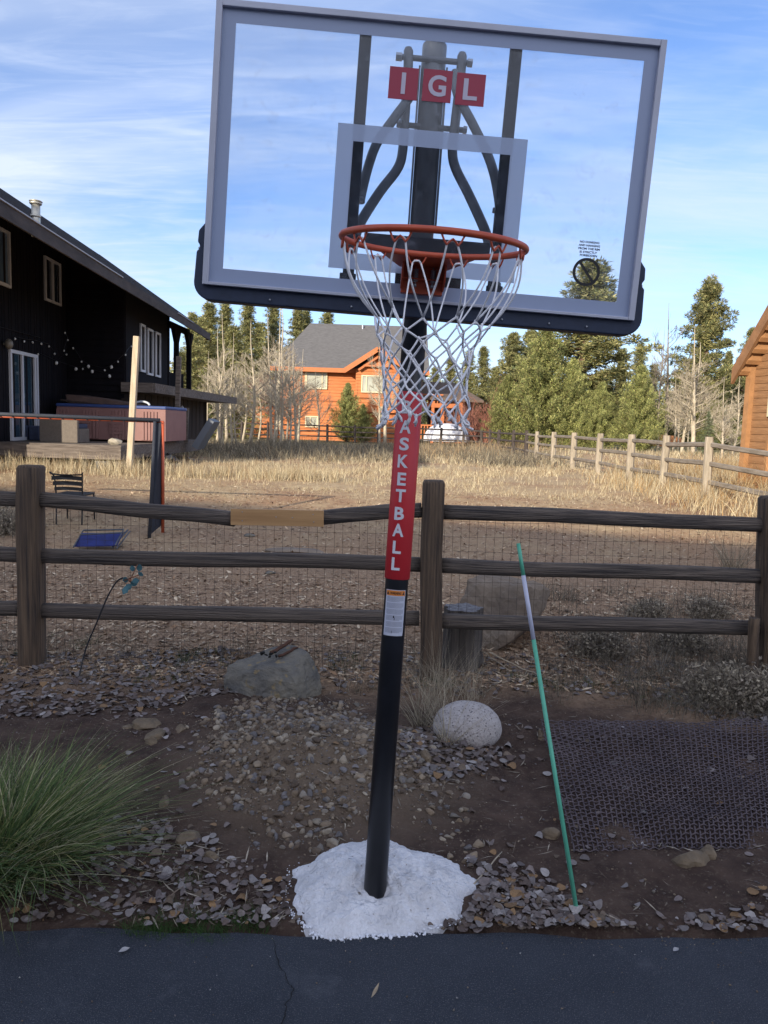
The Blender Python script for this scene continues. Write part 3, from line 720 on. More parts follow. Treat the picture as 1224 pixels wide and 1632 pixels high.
# ================================================================== SNOW
def snow_r(a): return 1+.04*math.sin(2*a+.6)+.05*math.sin(3*a+2)+.035*math.sin(5*a)+.02*math.sin(9*a+1)
SCX, SCY = G(601, 1428).x, G(601, 1428).y
pl, pr_ = G(449, 1425), G(762, 1425); SRX = (pr_.x-pl.x)/2; SCX = (pr_.x+pl.x)/2; SRY = .305; SCY = 2.682
n_r, n_a = 46, 150; vs = [(SCX, SCY, 0)]; 
def snow_h(x, y, t):
    e = max(0, 1-t**2.2); p = Vector((x*9, y*9, 3.3))
    return Z(x, y)+.008+.088*e+e**.4*(noise.fractal(p, .8, 2, 5)*.020+noise.fractal(p*5, .8, 2, 3)*.010)-(1-e**.3)*.03
V = [(SCX, SCY, snow_h(SCX, SCY, 0))]
for i in range(1, n_r+1):
    t = (i/n_r)**.8
    for j in range(n_a):
        a = 2*math.pi*j/n_a; rr_ = snow_r(a)+.035*noise.fractal(Vector((math.cos(a)*5, math.sin(a)*5, 0)), .8, 2, 6)
        x = SCX+SRX*t*rr_*math.cos(a); y = SCY+SRY*t*rr_*math.sin(a)
        h = snow_h(x, y, t); d_ = math.hypot(x-POLE_B.x, y-POLE_B.y)
        if d_ < .075: h -= .012*(1-max(0, d_-.04)/.035)
        V.append((x, y, h))
Fs = [(0, 1+j, 1+(j+1) % n_a) for j in range(n_a)]
for i in range(n_r-1):
    for j in range(n_a): Fs.append((1+i*n_a+j, 1+(i+1)*n_a+j, 1+(i+1)*n_a+(j+1) % n_a, 1+i*n_a+(j+1) % n_a))
snow_m = mat('snow', (0.78, 0.78, 0.82), 0.8, 0.05, 9, bump=1.0, bscale=60, col2=(0.55, 0.545, 0.57), spec=0.3); speckle_later = snow_m
mb = MB(); mb.add(V, Fs); sn = part('snow_patch', mb, snow_m, origin=(SCX, SCY, 0), smooth=True, fix=False)
tag(sn, 'patch of crusty white snow around the foot of the black hoop pole', 'snow patch')
# loose crumbs of snow round the rim of the patch
n = 520; a = -np.pi/2+rng.normal(0, .9, n); t = .965+np.abs(rng.normal(0, .03, n)); rr_ = np.array([snow_r(q) for q in a])
px_ = SCX+SRX*t*rr_*np.cos(a); py_ = SCY+SRY*t*rr_*np.sin(a)
zc_ = np.where(py_ < PAVE_Y+.033*px_+.01, .003, zg(px_, py_)+.012)
Vv, Ff, Cc = stones(np.stack([px_, py_, zc_], 1), .003+.014*rng.random(n)**2, [(0.78, 0.78, 0.84)], .8, 1)
tag(npmesh('snow_crumbs', Vv, Ff, mat('snow_crumb', (0.76, 0.77, 0.83), 0.8, 0.05, 30)), 'small loose crumbs of snow scattered round the edge of the snow patch', 'snow', kind='stuff')
# ================================================================== NEAR FENCE
def wood(name, c1, c2, stretch, scale=9.0, rough=0.85, bump=0.6):
    return mat(name, c1, rough, 0.3, scale, stretch, bump=bump, col2=c2, detail=8)
fw_post = wood('fence_post_wood', (0.026, 0.019, 0.018), (0.175, 0.115, 0.070), (6, 6, .16), bump=1.0)
fw_rail = wood('fence_rail_wood', (0.028, 0.024, 0.026), (0.170, 0.135, 0.110), (.12, 6, 7), bump=1.0)
fw_new = wood('new_board_wood', (0.36, 0.20, 0.085), (0.52, 0.31, 0.14), (.2, 2, 3.5), 6, .7, .15)
def wobbly_bar(mb, a, b, w, h, up, seed, n=18, amp=.010, rs=10, taper=0.0):
    """a split rail or post: rounded-rectangular section that wanders a little"""
    a, b = Vector(a), Vector(b); d = (b-a).normalized(); up = Vector(up); s = d.cross(up).normalized(); u = s.cross(d).normalized()
    vs = []; 
    for i in range(n+1):
        t = i/n; p = a.lerp(b, t); k = 1-taper*max(0, abs(2*t-1)-.9)/.1
        for j in range(rs):
            an = 2*math.pi*(j+.5)/rs; c, sn_ = math.cos(an), math.sin(an)
            q = max(abs(c), abs(sn_)); ex = (.80/q+.20)*1.0*(.93 if j % 3 == 1 else 1.0)
            nn = 1+noise.noise(Vector((t*3+seed, j*1.7, seed)))*amp*14*.35+noise.noise(Vector((t*11, j*3.1, seed+5)))*amp*3
            off = Vector((noise.noise(Vector((t*2.2, seed, 1))), noise.noise(Vector((t*2.2, seed, 7))), 0))*amp*1.5
            vs.append(p+s*(c*ex*w/2*nn*k+off.x)+u*(sn_*ex*h/2*nn*k+off.y))
    fs = [tuple(range(rs))[::-1], tuple(n*rs+j for j in range(rs))]
    for i in range(n):
        for j in range(rs): fs.append((i*rs+j, i*rs+(j+1) % rs, (i+1)*rs+(j+1) % rs, (i+1)*rs+j))
    return mb.add(vs, fs)
FY = 5.12
fence = empty('rail_fence', (0.345, FY, 0), 'dark weathered split rail fence with wire mesh crossing just behind the basketball hoop', 'fence')
posts = []
for (pt, pb, Yp, wd) in (((49, 741), (51, 1062), FY, .148), ((691, 765), (685, 1082), FY, .148), ((1237, 790), (1228, 1085), 5.20, .19)):
    t = PY(*pt, Yp); b = PY(*pb, Yp); b.z = -.1
    mb = MB(); wobbly_bar(mb, b, t-Vector((0, 0, .02)), wd, .17, (0, 1, 0), pt[0]*.1, 14, .008, 12)
    k = len(mb.v)-12; top = [Vector(v) for v in mb.v[k:]]; c = sum(top, Vector())/12
    mb.v += [tuple(c+(v-c)*.86+Vector((0, 0, .018))) for v in top]; o = k+12
    mb.f = [f for f in mb.f if not (len(f) == 12 and min(f) == k)]+[(k+j, k+(j+1) % 12, o+(j+1) % 12, o+j) for j in range(12)]+[tuple(o+j for j in range(12))]
    posts.append(part('post', mb, fw_post, fence, True))
mb = MB(); wobbly_bar(mb, PY(1196, 1085, 5.1), PY(1203, 985, 5.1), .07, .06, (0, 1, 0), 3.3, 8); part('short_stub_post', mb, fw_post, fence, True)
rails = [
 (((65, 796), (375, 826)), FY-.0, 1), (((505, 824), (672, 812)), FY-.0, 2), (((65, 886), (672, 899)), FY+.02, 3), (((65, 972), (668, 985)), FY, 4),
 (((706, 814), (1222, 837)), FY, 5), (((704, 901), (1219, 919)), FY, 6), (((702, 989), (1208, 1001)), FY-.01, 7),
 (((-160, 788), (34, 795)), FY, 8), (((-160, 878), (34, 884)), FY, 9), (((-160, 962), (34, 970)), FY, 10)]
for ((a, b), Yr, sd_) in rails:
    mb = MB(); A = PY(*a, Yr); B = PY(*b, Yr)
    if sd_ >= 5 and sd_ <= 7: B = PY(*b, 5.2)
    wobbly_bar(mb, A, B, .07, .098, (0, 0, 1), sd_*3.7, 26, .009, 10)
    part('rail', mb, fw_rail, fence, True)
mb = MB(); A = PY(368, 823.5, FY-.055); B = PY(516, 826.5, FY-.055); mb.bar(A, B, .022, .108)
nb = part('splice_board', mb, fw_new, fence, bevel=.002); tag(nb, 'pale new board nailed across the broken top rail')
for px, py in ((386, 816), (386, 830), (440, 824), (466, 825), (499, 820), (500, 832)): part('nail', MB().ball(PY(px, py, FY-.067), .004, 6), bolt_m, nb)
mb = MB(); x = -3.9
ztop = lambda x: 1.135-.02*abs(math.sin((x+2.38)/2.73*math.pi)) if x < .345 else 1.14
wy = lambda x, z: FY+.052+.008*math.sin(x*2.1+z*3)
while x < 3.1:
    zt = ztop(x)-.01; mb.tube([(x+.004*math.sin(z*5+x*9), wy(x, z), z) for z in (0.02, .3, .6, .9, zt)], .0011, 3, cap=False); x += .0575
for z in np.arange(.04, 1.14, .104):
    mb.tube([(x, wy(x, z), z+.004*math.sin(x*7+z*40)) for x in np.arange(-3.9, 3.12, .1)], .0011, 3, cap=False)
part('wire_mesh', mb, mat('rusty_wire', (0.035, 0.024, 0.020), .7, .3, 9), fence, fix=False)
# ================================================================== THINGS IN THE YARD
# green marker stake with a white band
A = G(926, 1466); A.z -= .05; B = PY(826, 866, 2.80); d = (B-A)
stake = empty('marker_stake', G(926, 1466), 'thin leaning green marker stake with a white band right of the hoop', 'stake')
def tat(py):
    lo, hi = 0, 1
    for _ in range(30):
        m_ = (lo+hi)/2; P = A+d*m_
        if _px(P)[1] > py: lo = m_
        else: hi = m_
    return lo
t1, t2 = tat(1019), tat(917)
dn = d.normalized(); gr = mat('mint_paint', (0.10, 0.42, 0.29), .5, .1, 20)
mb = MB(); mb.tube([A, A+d*t1], .0078, 10); mb.tube([A+d*t2, B], .0072, 10); part('green_rod', mb, gr, stake, True)
mb = MB(); mb.tube([A+d*t1, A+d*t2], .0079, 10); part('white_band', mb, mat('white_tape', (0.50, 0.52, 0.66), .5), stake, True)
# round granite stone and the boulders
gran = mat('granite', (0.32, 0.29, 0.28), .9, .25, 26, bump=.6, bscale=60, col2=(0.46, 0.42, 0.41))
def speckle(m, scale=90, thr=.62, dark=(.12, .11, .12)):
    t = m.node_tree; p = t.nodes['Principled BSDF']; src = p.inputs['Base Color'].links[0].from_socket
    tcn = t.nodes.new('ShaderNodeTexCoord'); v = t.nodes.new('ShaderNodeTexNoise'); v.inputs['Scale'].default_value = scale; v.inputs['Detail'].default_value = 2
    t.links.new(tcn.outputs['Object'], v.inputs['Vector']); r = t.nodes.new('ShaderNodeMapRange'); r.inputs[1].default_value = thr-.02; r.inputs[2].default_value = thr+.03
    t.links.new(v.outputs[0], r.inputs[0]); mx = t.nodes.new('ShaderNodeMixRGB'); t.links.new(r.outputs[0], mx.inputs[0]); t.links.new(src, mx.inputs[1]); mx.inputs[2].default_value = dark+(1,)
    t.links.new(mx.outputs[0], p.inputs['Base Color']); return m
speckle(gran); speckle(speckle_later, 40, .72, (.25, .22, .20))
c = G(748, 1192)
rock('round_stone', (c.x, c.y+.13, .085), (.375, .33, .27), 5, 'smooth pale pinkish speckled round stone right of the hoop pole', gran, 4, 3, .015, 'stone', cut=.92)
bould = mat('grey_boulder', (0.085, 0.085, 0.088), .95, .3, 5, bump=1, bscale=22, col2=(0.19, 0.17, 0.135)); speckle(bould, 14, .64, (.22, .17, .10))
c = G(432, 1110)
def boulder_mesh(name, c, pts, material, label, cat='boulder', seed=1, rgh=.012):
    """convex boulder from hand placed corners, subdivided and roughened"""
    bm = bmesh.new()
    for p in pts: bm.verts.new(p)
    bmesh.ops.convex_hull(bm, input=bm.verts)
    for v in [v for v in bm.verts if not v.link_faces]: bm.verts.remove(v)
    bmesh.ops.subdivide_edges(bm, edges=bm.edges[:], cuts=5, use_grid_fill=True)
    bmesh.ops.triangulate(bm, faces=bm.faces[:]); 
    for _ in range(1): bmesh.ops.smooth_vert(bm, verts=bm.verts[:], factor=.25, use_axis_x=True, use_axis_y=True, use_axis_z=True)
    bmesh.ops.subdivide_edges(bm, edges=bm.edges[:], cuts=1)
    for v in bm.verts:
        p = v.co; n_ = noise.fractal(p*6+Vector((seed, 0, 0)), .8, 2, 6); v.co = p+p.normalized()*n_*rgh*1.6+Vector((0, 0, abs(noise.noise(p*14))*rgh*.7))
    me = bpy.data.meshes.new(name); bm.to_mesh(me); bm.free(); o = link(name, me, material, None, False); o.location = c
    return tag(o, label, cat)
def bp(c, lst): return [Vector(p) for p in lst]
b1 = boulder_mesh('boulder', (c.x, c.y+.12, 0), bp(c, [(-.30, -.08, -.08), (-.31, -.08, .11), (-.29, -.04, .19), (-.10, .16, .24), (.10, .16, .28), (.21, .0, .27), (.30, .02, .12), (.31, -.02, -.08), (.20, -.22, -.08), (.16, -.20, .14), (.10, -.14, .22), (-.12, -.18, -.05), (-.14, -.12, .17), (.2, .26, .1), (-.24, .24, .1), (.2, .26, -.1), (-.24, .24, -.1)]), bould,
   'angular grey boulder topped with twigs and pebbles, left of the hoop pole', seed=3)
c = PY(790, 1045, 5.75)
tanr = mat('tan_boulder', (0.14, 0.11, 0.088), .95, .3, 2.2, bump=.9, bscale=14, col2=(0.27, 0.21, 0.155))
bc = Vector((PY(800, 1000, 6.05).x, 6.05, 0))
boulder_mesh('boulder', (bc.x, bc.y, 0.0), [Vector((PY(px, py, Yq).x-bc.x, Yq-bc.y, PY(px, py, Yq).z)) for px, py, Yq in
   ((730, 968, 6.0), (745, 925, 6.1), (775, 913, 6.2), (820, 920, 6.2), (852, 928, 6.1), (878, 943, 6.2), (868, 972, 6.1), (850, 990, 5.9), (805, 1030, 5.75), (770, 1050, 5.8), (735, 1045, 5.9), (845, 935, 5.9), (760, 935, 6.0), (820, 950, 6.8), (760, 960, 6.8), (840, 1010, 6.7), (750, 1040, 6.7))], tanr,
   'big tan slab of rock behind the fence mesh, beside the stump', seed=9, rgh=.016)
# stump behind the middle post
stump_m = wood('grey_stump_wood', (0.055, 0.048, 0.045), (0.17, 0.145, 0.125), (5, 5, .2), 7)
sc_ = PY(735, 1050, 5.42); st_top = PY(735, 968, 5.42).z
stump = empty('tree_stump', (sc_.x, 5.42, Z(sc_.x, 5.42)), 'old grey tree stump cut flat, close behind the right side of the middle fence post', 'stump')
mb = MB(); n_ = 28; hs = 8; vs = []
for i in range(hs+1):
    for j in range(n_):
        a = 2*math.pi*j/n_; r = .132*(1+.13*math.sin(5*a+1)+.08*math.sin(11*a)+.05*noise.noise(Vector((j, i*.4, 3))))*(1.25-.25*min(1, i/3))
        vs.append((sc_.x+r*math.cos(a), 5.42+r*math.sin(a), -.05+(st_top+.05)*i/hs+.01*noise.noise(Vector((j*.9, 0, i)))))
mb.add(vs, [(i*n_+j, i*n_+(j+1) % n_, (i+1)*n_+(j+1) % n_, (i+1)*n_+j) for i in range(hs) for j in range(n_)]); part('bark', mb, stump_m, stump, True)
mb = MB(); mb.add([tuple(v) for v in vs[hs*n_:]], [tuple(range(n_))]); part('cut_top', mb, mat('stump_top', (0.10, 0.095, 0.10), .9, .6, 30, bump=.8, col2=(0.28, 0.265, 0.27)), stump, fix=False)
# twigs and pebbles on the boulder
def stick(a, b, r, col, label, bow=.0, name='stick', n=5):
    mb = MB(); a, b = Vector(a), Vector(b); pts = [a.lerp(b, i/n)+Vector((noise.noise(a*7+Vector((i, 0, 0)))*bow, 0, noise.noise(a*5+Vector((0, i, 0)))*bow)) for i in range(n+1)]
    mb.tube(pts, [r]*n+[r*.5], 6); return tag(part(name, mb, col, origin=a, smooth=True), label, 'stick')
brn = mat('twig_brown', (0.07, 0.030, 0.018), .9, .3, 30); straw = mat('straw', (0.36, 0.30, 0.22), .8, .2, 20)
bt = lambda px, py, z: PY(px, py, 4.68)
stick(PY(432, 1050, 4.66)+Vector((0, 0, .035)), PY(466, 1028, 4.82)+Vector((0, 0, .035)), .012, brn, 'dark reddish twig lying on top of the grey boulder', .01)
stick(PY(444, 1055, 4.64)+Vector((0, 0, .035)), PY(474, 1040, 4.78)+Vector((0, 0, .035)), .009, brn, 'thinner twig in front of the other on the grey boulder', .01)
V, Ff, Cc = stones(np.array([tuple(PY(px, py, 4.62)+Vector((0, 0, .03))) for px, py in ((418, 1048), (424, 1051), (432, 1050), (438, 1047), (440, 1053), (430, 1054))]), np.array([.05, .03, .035, .03, .03, .03]), [(.22, .19, .18), (.6, .6, .58)], .6)
tag(npmesh('pebbles', V, Ff, mat('pebble', (.3, .3, .3), .8, .2, 30, attr=True)), 'little pale pebbles on top of the grey boulder', 'pebbles')
# mid sized flat rocks
flat = mat('brown_rock', (0.10, 0.075, 0.052), .95, .3, 9, bump=.8, bscale=30, col2=(0.19, 0.14, 0.09))
FR = [(232, 1160, .16, .07, 'flat tan rock lying in dark soil below the left fence span, largest of its cluster'), (250, 1176, .15, .045, 'long narrow tan rock in front of the flat tan rock in dark soil'), (241, 1186, .07, .05, 'small blocky tan rock in front of the long narrow rock'), (205, 1163, .09, .03, 'thin tan chip of rock at the left end of the rock cluster'), (290, 1163, .12, .03, 'thin flaky rock right of the flat tan rock in dark soil'),
      (1100, 1378, .15, .07, 'rough brown rock under the front edge of the steel mesh mat'), (1128, 1365, .10, .06, 'greyish rock just right of the rough brown one at the mesh mat edge'), (878, 1335, .09, .05, 'yellowish brown rock at the lower left corner of the steel mesh mat'), (864, 1180, .10, .08, 'brown rock propping the far left corner of the steel mesh mat'),
      (678, 1212, .075, .06, 'rounded buff rock in the leaves between the pole and round stone'), (300, 1345, .11, .06, 'dark rock in leaves right of the green grass clump'), (262, 1282, .075, .045, 'small tan rock in dark soil right of the grass clump'), (335, 1372, .08, .045, 'rust coloured rock among leaves above the green sprigs')]
for i, (px, py, s, h, lb) in enumerate(FR):
    c = G(px, py); rock('small_rock', (c.x, c.y, Z(c.x, c.y)+h*.22), (s*1.1, s*.75, h*1.3), 40+i, lb, flat, 3, 8, .05, 'rock', cut=.5, rz=i*1.3)
# ---- steel mesh mat
matc = [G(862, 1170), G(1320, 1172), G(1330, 1352), G(915, 1362)]   # far left, far right, near right, near left
TLm, TRm, BRm, BLm = matc; m_steel = mat('rusty_mesh_steel', (0.062, 0.047, 0.056), .65, .35, 8, col2=(0.115, 0.088, 0.095), metal=.1)
def mat_p(u, v):
    a = TLm.lerp(TRm, u); b = BLm.lerp(BRm, u); p = a.lerp(b, v)
    h = .030+.03*noise.noise(Vector((u*5, v*4, 2)))+.05*(1-v)**2+.02*math.sin(u*5+1)*math.sin(v*3)*.6-.015*sstep(.8, 1, v)
    return Vector((p.x, p.y, Z(p.x, p.y)+float(h)))
nu, nv = 54, 42; mb = MB(); am = .0042
for j in range(nv+1):
    e = random.uniform(-.012, .004); n = nu*4
    mb.tube([mat_p(max(e, -.02)+(1-e)*i/n, j/nv)+Vector((0, 0, am*math.cos(math.pi*(i/4+j)))) for i in range(n+1)], .0035, 4, cap=False)
for i in range(nu+1):
    e = random.uniform(-.02, .03); n = nv*4
    mb.tube([mat_p(i/nu, e+(1-e)*j/n)+Vector((0, 0, -am*math.cos(math.pi*(j/4+i)))) for j in range(n+1)], .0035, 4, cap=False)
mo = matc[0].copy(); tag(part('steel_mesh_mat', mb, m_steel, origin=mo, smooth=True, fix=False), 'dark rusty woven steel mesh mat lying on bare soil at the right edge', 'mesh mat')
# ---- wind spinner, teal petals on a bent dark rod
wsb = G(122, 1088); ws = empty('garden_spinner', wsb, 'teal metal petals on a thin bent black rod leaning before the left fence span', 'garden ornament')
mb = MB(); q = [wsb-Vector((0, 0, .05)), PY(135, 1040, 4.90), PY(155, 990, 4.92), PY(172, 950, 4.94), PY(186, 927, 4.95), PY(196, 921, 4.95)]
mb.tube(smooth_path(q, 6), .0055, 8); part('rod', mb, blk, ws, True)
teal = mat('teal_patina', (0.04, 0.12, 0.15), .6, .4, 30, metal=.3, col2=(0.09, 0.20, 0.23)); cop = mat('copper', (0.22, 0.09, 0.05), .5, .3, 20, metal=.5)
for (px, py, ang, ln) in ((200, 924, 205, .055), (200, 940, 245, .07), (216, 926, 15, .055), (205, 935, 215, .05), (213, 930, -30, .05), (211, 906, 190, .045), (222, 905, 80, .055), (224, 915, 60, .03)):
    c = PY(px, py, 4.95+random.uniform(-.02, .02)); a = rad(ang); dx = Vector((math.cos(a), random.uniform(-.5, .5), math.sin(a))).normalized(); pr = dx.cross(Vector((0, 1, 0))).normalized()
    L = ln; ol = [c-dx*L/2, c-dx*L*.2+pr*.017, c+dx*L*.15+pr*.020, c+dx*L/2, c+dx*L*.15-pr*.020, c-dx*L*.2-pr*.017]
    mb = MB(); mb.prism(ol, (0, .002, 0)); part('petal', mb, teal, ws)
mb = MB(); mb.ball(PY(207, 925, 4.95), .011, 8); mb.tube([PY(198, 925, 4.95), PY(222, 916, 4.95)], .004, 6); mb.tube([PY(207, 926, 4.95), PY(219, 900, 4.95)], .003, 6); part('hub', mb, cop, ws, True)
# ================================================================== SOIL DRESSING (uncountable)
def scatter(n, fn): 
    P = []; 
    while len(P) < n:
        x, y = fn()
        P.append((x, y, 0))
    P = np.array(P); P[:, 2] = zg(P[:, 0], P[:, 1])+.012
    for q in P:
        if q[1] < 8.5 and abs(q[0]) < 4.5: q[2] += rough_z(q[0], q[1])*near_w(q[0], q[1])
    return P
def inpoly(x, y, poly):
    c = False; j = len(poly)-1
    for i in range(len(poly)):
        if (poly[i][1] > y) != (poly[j][1] > y) and x < (poly[j][0]-poly[i][0])*(y-poly[i][1])/(poly[j][1]-poly[i][1])+poly[i][0]: c = not c
        j = i
    return c
def scatter_px(n, poly, fade=None):
    """spread over the patch of ground outlined by corners measured from the photograph"""
    W_ = [G(*p) for p in poly]; W_ = [(p.x, p.y) for p in W_]; x0, x1 = min(p[0] for p in W_), max(p[0] for p in W_); y0, y1 = min(p[1] for p in W_), max(p[1] for p in W_)
    def fn():
        while True:
            x, y = random.uniform(x0, x1), random.uniform(y0, y1); q = noise.noise(Vector((x*2.2, y*2.2, 4)))*.12
            if inpoly(x+q, y+q, W_): return x+random.gauss(0, .045), y+abs(random.gauss(0, .03))
    return scatter(n, fn)
def out_of_snow(P):
    a = np.arctan2((P[:, 1]-SCY)/SRY, (P[:, 0]-SCX)/SRX); r = np.hypot((P[:, 1]-SCY)/SRY, (P[:, 0]-SCX)/SRX)
    ok = r > .96*np.array([snow_r(q) for q in a]); ok &= P[:, 1] > PAVE_Y+.033*P[:, 0]+.015
    return P[ok]
mA = mat('stone_bits', (.3, .3, .3), .92, .25, 25, attr=True, bump=.6, bscale=70); mLf = mat('dead_leaves', (.3, .3, .3), .85, .3, 60, attr=True, bump=.3)
leafpal = [(0.17, 0.135, 0.125), (0.23, 0.195, 0.185), (0.12, 0.085, 0.070), (0.33, 0.295, 0.28), (0.16, 0.115, 0.08), (0.20, 0.16, 0.145), (0.10, 0.07, .06), (.15, .12, .115), (.25, .22, .21), (.19, .15, .14), (.14, .10, .08), (.21, .18, .17), (0.24, 0.14, 0.065)]
stonepal = [(0.21, 0.155, 0.105), (0.26, 0.20, 0.14), (0.17, 0.125, 0.09), (0.22, 0.19, 0.16), (0.16, 0.145, 0.145), (0.33, 0.275, 0.21), (.12, .085, .06)]
# gravel on the mound and around
P1 = np.concatenate([scatter_px(4200, [(300, 1160), (420, 1110), (560, 1130), (690, 1190), (660, 1290), (560, 1300), (420, 1300), (320, 1240)]),
                     scatter_px(380, [(400, 1300), (600, 1290), (560, 1370), (450, 1350)]), scatter_px(160, [(640, 1180), (760, 1330), (740, 1420), (640, 1330)])])
P1 = out_of_snow(P1); sz = .009+.055*rng.random(len(P1))**4.2; P1[:, 2] += sz*.05
V, Ff, Cc = stones(P1, sz, stonepal, .6); tag(npmesh('gravel', V, Ff, mA, Cc), 'tan and grey gravel spread over the low mound behind the snow', 'gravel', kind='stuff')
# fine gravel and grit everywhere near
P2 = out_of_snow(np.concatenate([scatter_px(5500, [(-60, 1060), (1260, 1080), (1300, 1500), (-100, 1500)]), scatter_px(4500, [(300, 1150), (560, 1120), (700, 1190), (650, 1300), (400, 1300)])]))
V, Ff, Cc = stones(P2, .005+.014*rng.random(len(P2))**2, stonepal+[(.09, .07, .06)]*3, .6, 1); tag(npmesh('grit', V, Ff, mA, Cc), 'fine stony grit in the dark soil near the drive', 'grit', kind='stuff')
pa = np.stack([rng.uniform(-1.4, 1.5, 420), 2.45-.5*rng.random(420)**2.2, np.full(420, .003)], 1); pa = pa[pa[:, 1] < PAVE_Y+.033*pa[:, 0]]
V, Ff, Cc = stones(pa, .003+.008*rng.random(len(pa))**3, stonepal+[(.4, .39, .38)], .6, 1); tag(npmesh('drive_grit', V, Ff, mA, Cc), 'specks of grit strewn on the asphalt near its edge', 'grit', kind='stuff')
# fallen leaves
LP = [(820, [(-40, 1320), (180, 1310), (330, 1330), (450, 1420), (455, 1500), (130, 1500), (-40, 1520)]), (60, [(180, 1500), (455, 1440), (470, 1505), (200, 1505)]),
      (900, [(745, 1390), (800, 1385), (900, 1430), (990, 1490), (990, 1515), (700, 1515), (690, 1480)]), (260, [(960, 1480), (1240, 1450), (1240, 1520), (960, 1520)]),
      (420, [(640, 1170), (700, 1160), (800, 1195), (830, 1215), (700, 1260), (640, 1260)]), (1500, [(-60, 1050), (380, 1040), (380, 1110), (200, 1150), (-60, 1150)]),
      (700, [(500, 1040), (1240, 1060), (1240, 1130), (900, 1110), (520, 1110)]), (260, [(200, 1150), (1240, 1160), (1240, 1480), (200, 1480)]), (300, [(1040, 1100), (1240, 1110), (1240, 1165), (1150, 1160)])]
Pf = out_of_snow(np.concatenate([scatter_px(n, p) for n, p in LP])); nearf = Pf[:, 1] < 3.3
sz = np.where(nearf, (.009+.036*rng.random(len(Pf))**1.3), .02+.03*rng.random(len(Pf))); Pf[:, 2] += rng.random(len(Pf))*.008
V, Ff, Cc = flakes(Pf, sz, leafpal, 10, .5, .20, .85)
tag(npmesh('fallen_leaves', V, Ff, mLf, Cc), 'grey brown fallen aspen leaves matted along the drive edge and under the fence', 'leaves', kind='stuff')
ps = out_of_snow(np.concatenate([scatter_px(1500, [(-60, 1050), (1260, 1080), (1300, 1500), (-100, 1500)]), scatter_px(900, [(-60, 1040), (1260, 1060), (1260, 1130), (-60, 1130)]), scatter_px(500, [(0, 1300), (330, 1330), (455, 1500), (130, 1500)])])); ps[:, 2] += .006*rng.random(len(ps))
V, Ff, Cc = flakes(ps, .02+.07*rng.random(len(ps))**2, [(.30, .25, .19), (.20, .15, .11), (.42, .36, .28), (.10, .07, .05)], 4, .1, .25, .07)
tag(npmesh('straw_litter', V, Ff, mLf, Cc), 'bits of straw and twig strewn over the soil between drive and fence', 'litter', kind='stuff')
# wood chips beyond the fence
def chipfn(y0, y1):
    def fn():
        y = y0+(y1-y0)*random.random()**1.0; x = random.uniform(-.56*y-.3, .56*y+.3); return x, y
    return fn
Pc = np.concatenate([scatter(34000, chipfn(4.9, 8)), scatter(30000, chipfn(8, 15))]); 
chippal = [(0.36, 0.245, 0.15), (0.48, 0.345, 0.22), (0.24, 0.15, 0.09), (0.13, 0.08, 0.05), (0.58, 0.46, 0.32), (0.30, 0.18, 0.10)]
V, Ff, Cc = flakes(Pc, .022+.060*rng.random(len(Pc))**2.4, chippal, 4, .1, .30, .34)
tag(npmesh('wood_chips', V, Ff, mat('wood_chip', (.3, .3, .3), .9, attr=True), Cc), 'scattered brown wood chips covering the ground beyond the fence', 'wood chips', kind='stuff')
# grasses
gm = leafy(mat('grass_blade', (.3, .3, .2), .7, attr=True, spec=.25), .3)
drypal = [(0.52, 0.43, 0.27), (0.66, 0.57, 0.38), (0.40, 0.31, 0.19), (0.48, 0.41, 0.28), (0.32, 0.22, 0.13)]
def tufts(n, fn, per, spread, h0, h1, w, lean, pal, **k):
    C_ = scatter(n, fn); C_ = np.repeat(C_, per, 0); hh_ = np.repeat(h0+(h1-h0)*rng.random(n), per)*(0.6+.5*rng.random(n*per))
    C_[:, :2] += rng.normal(0, spread, (len(C_), 2)); C_[:, 2] = zg(C_[:, 0], C_[:, 1])-.01
    return blades(C_, hh_, w, np.abs(rng.normal(0, lean, len(C_))), pal, **k)
def fieldfn(y0, y1, dens=lambda x, y: 1.0):
    def fn():
        while True:
            y = random.uniform(y0, y1); x = random.uniform(-.58*y, .58*y)
            if random.random() < dens(x, y): return x, y
    return fn
def cat3(L): 
    o = 0; V = []; F_ = []; C = []
    for v, f, c in L: V.append(v); F_.append(f+o); C.append(c); o += len(v)
    return np.concatenate(V), np.concatenate(F_), np.concatenate(C)
patch = lambda x, y: 1.0 if noise.noise(Vector((x*.35, y*.35, 2))) > -.05 else .18
G1 = cat3([tufts(1500, fieldfn(14.5, 22, patch), 13, .13, .04, .12, .010, .6, drypal, seg=2), tufts(1900, fieldfn(19, 30, patch), 14, .2, .08, .24, .014, .5, drypal, seg=2),
           tufts(1200, fieldfn(27, 46), 12, .3, .15, .36, .028, .4, drypal+[(.25, .2, .12)], seg=2), tufts(260, fieldfn(15.5, 18.5), 14, .1, .08, .24, .010, .35, drypal, seg=2),
           tufts(260, lambda: (random.uniform(-9, -1), random.uniform(16.5, 18.3)), 16, .09, .25, .5, .011, .3, drypal, seg=2),
           tufts(420, lambda: (random.uniform(5.2, 9.5), random.uniform(11.5, 22)), 16, .12, .2, .6, .012, .35, drypal+[(.42, .26, .11)], seg=2),
           tufts(700, fieldfn(10.5, 15.5, lambda x, y: .6), 7, .08, .03, .12, .008, .6, drypal, seg=2)])
tag(npmesh('dry_grass', *G1[:2], gm, G1[2]), 'dry straw coloured grass growing over the sunlit field beyond the wood chips', 'grass', kind='stuff')
weedpal = [(0.12, 0.11, 0.085), (0.20, 0.17, 0.13), (0.09, 0.075, 0.06), (0.28, 0.24, 0.18)]
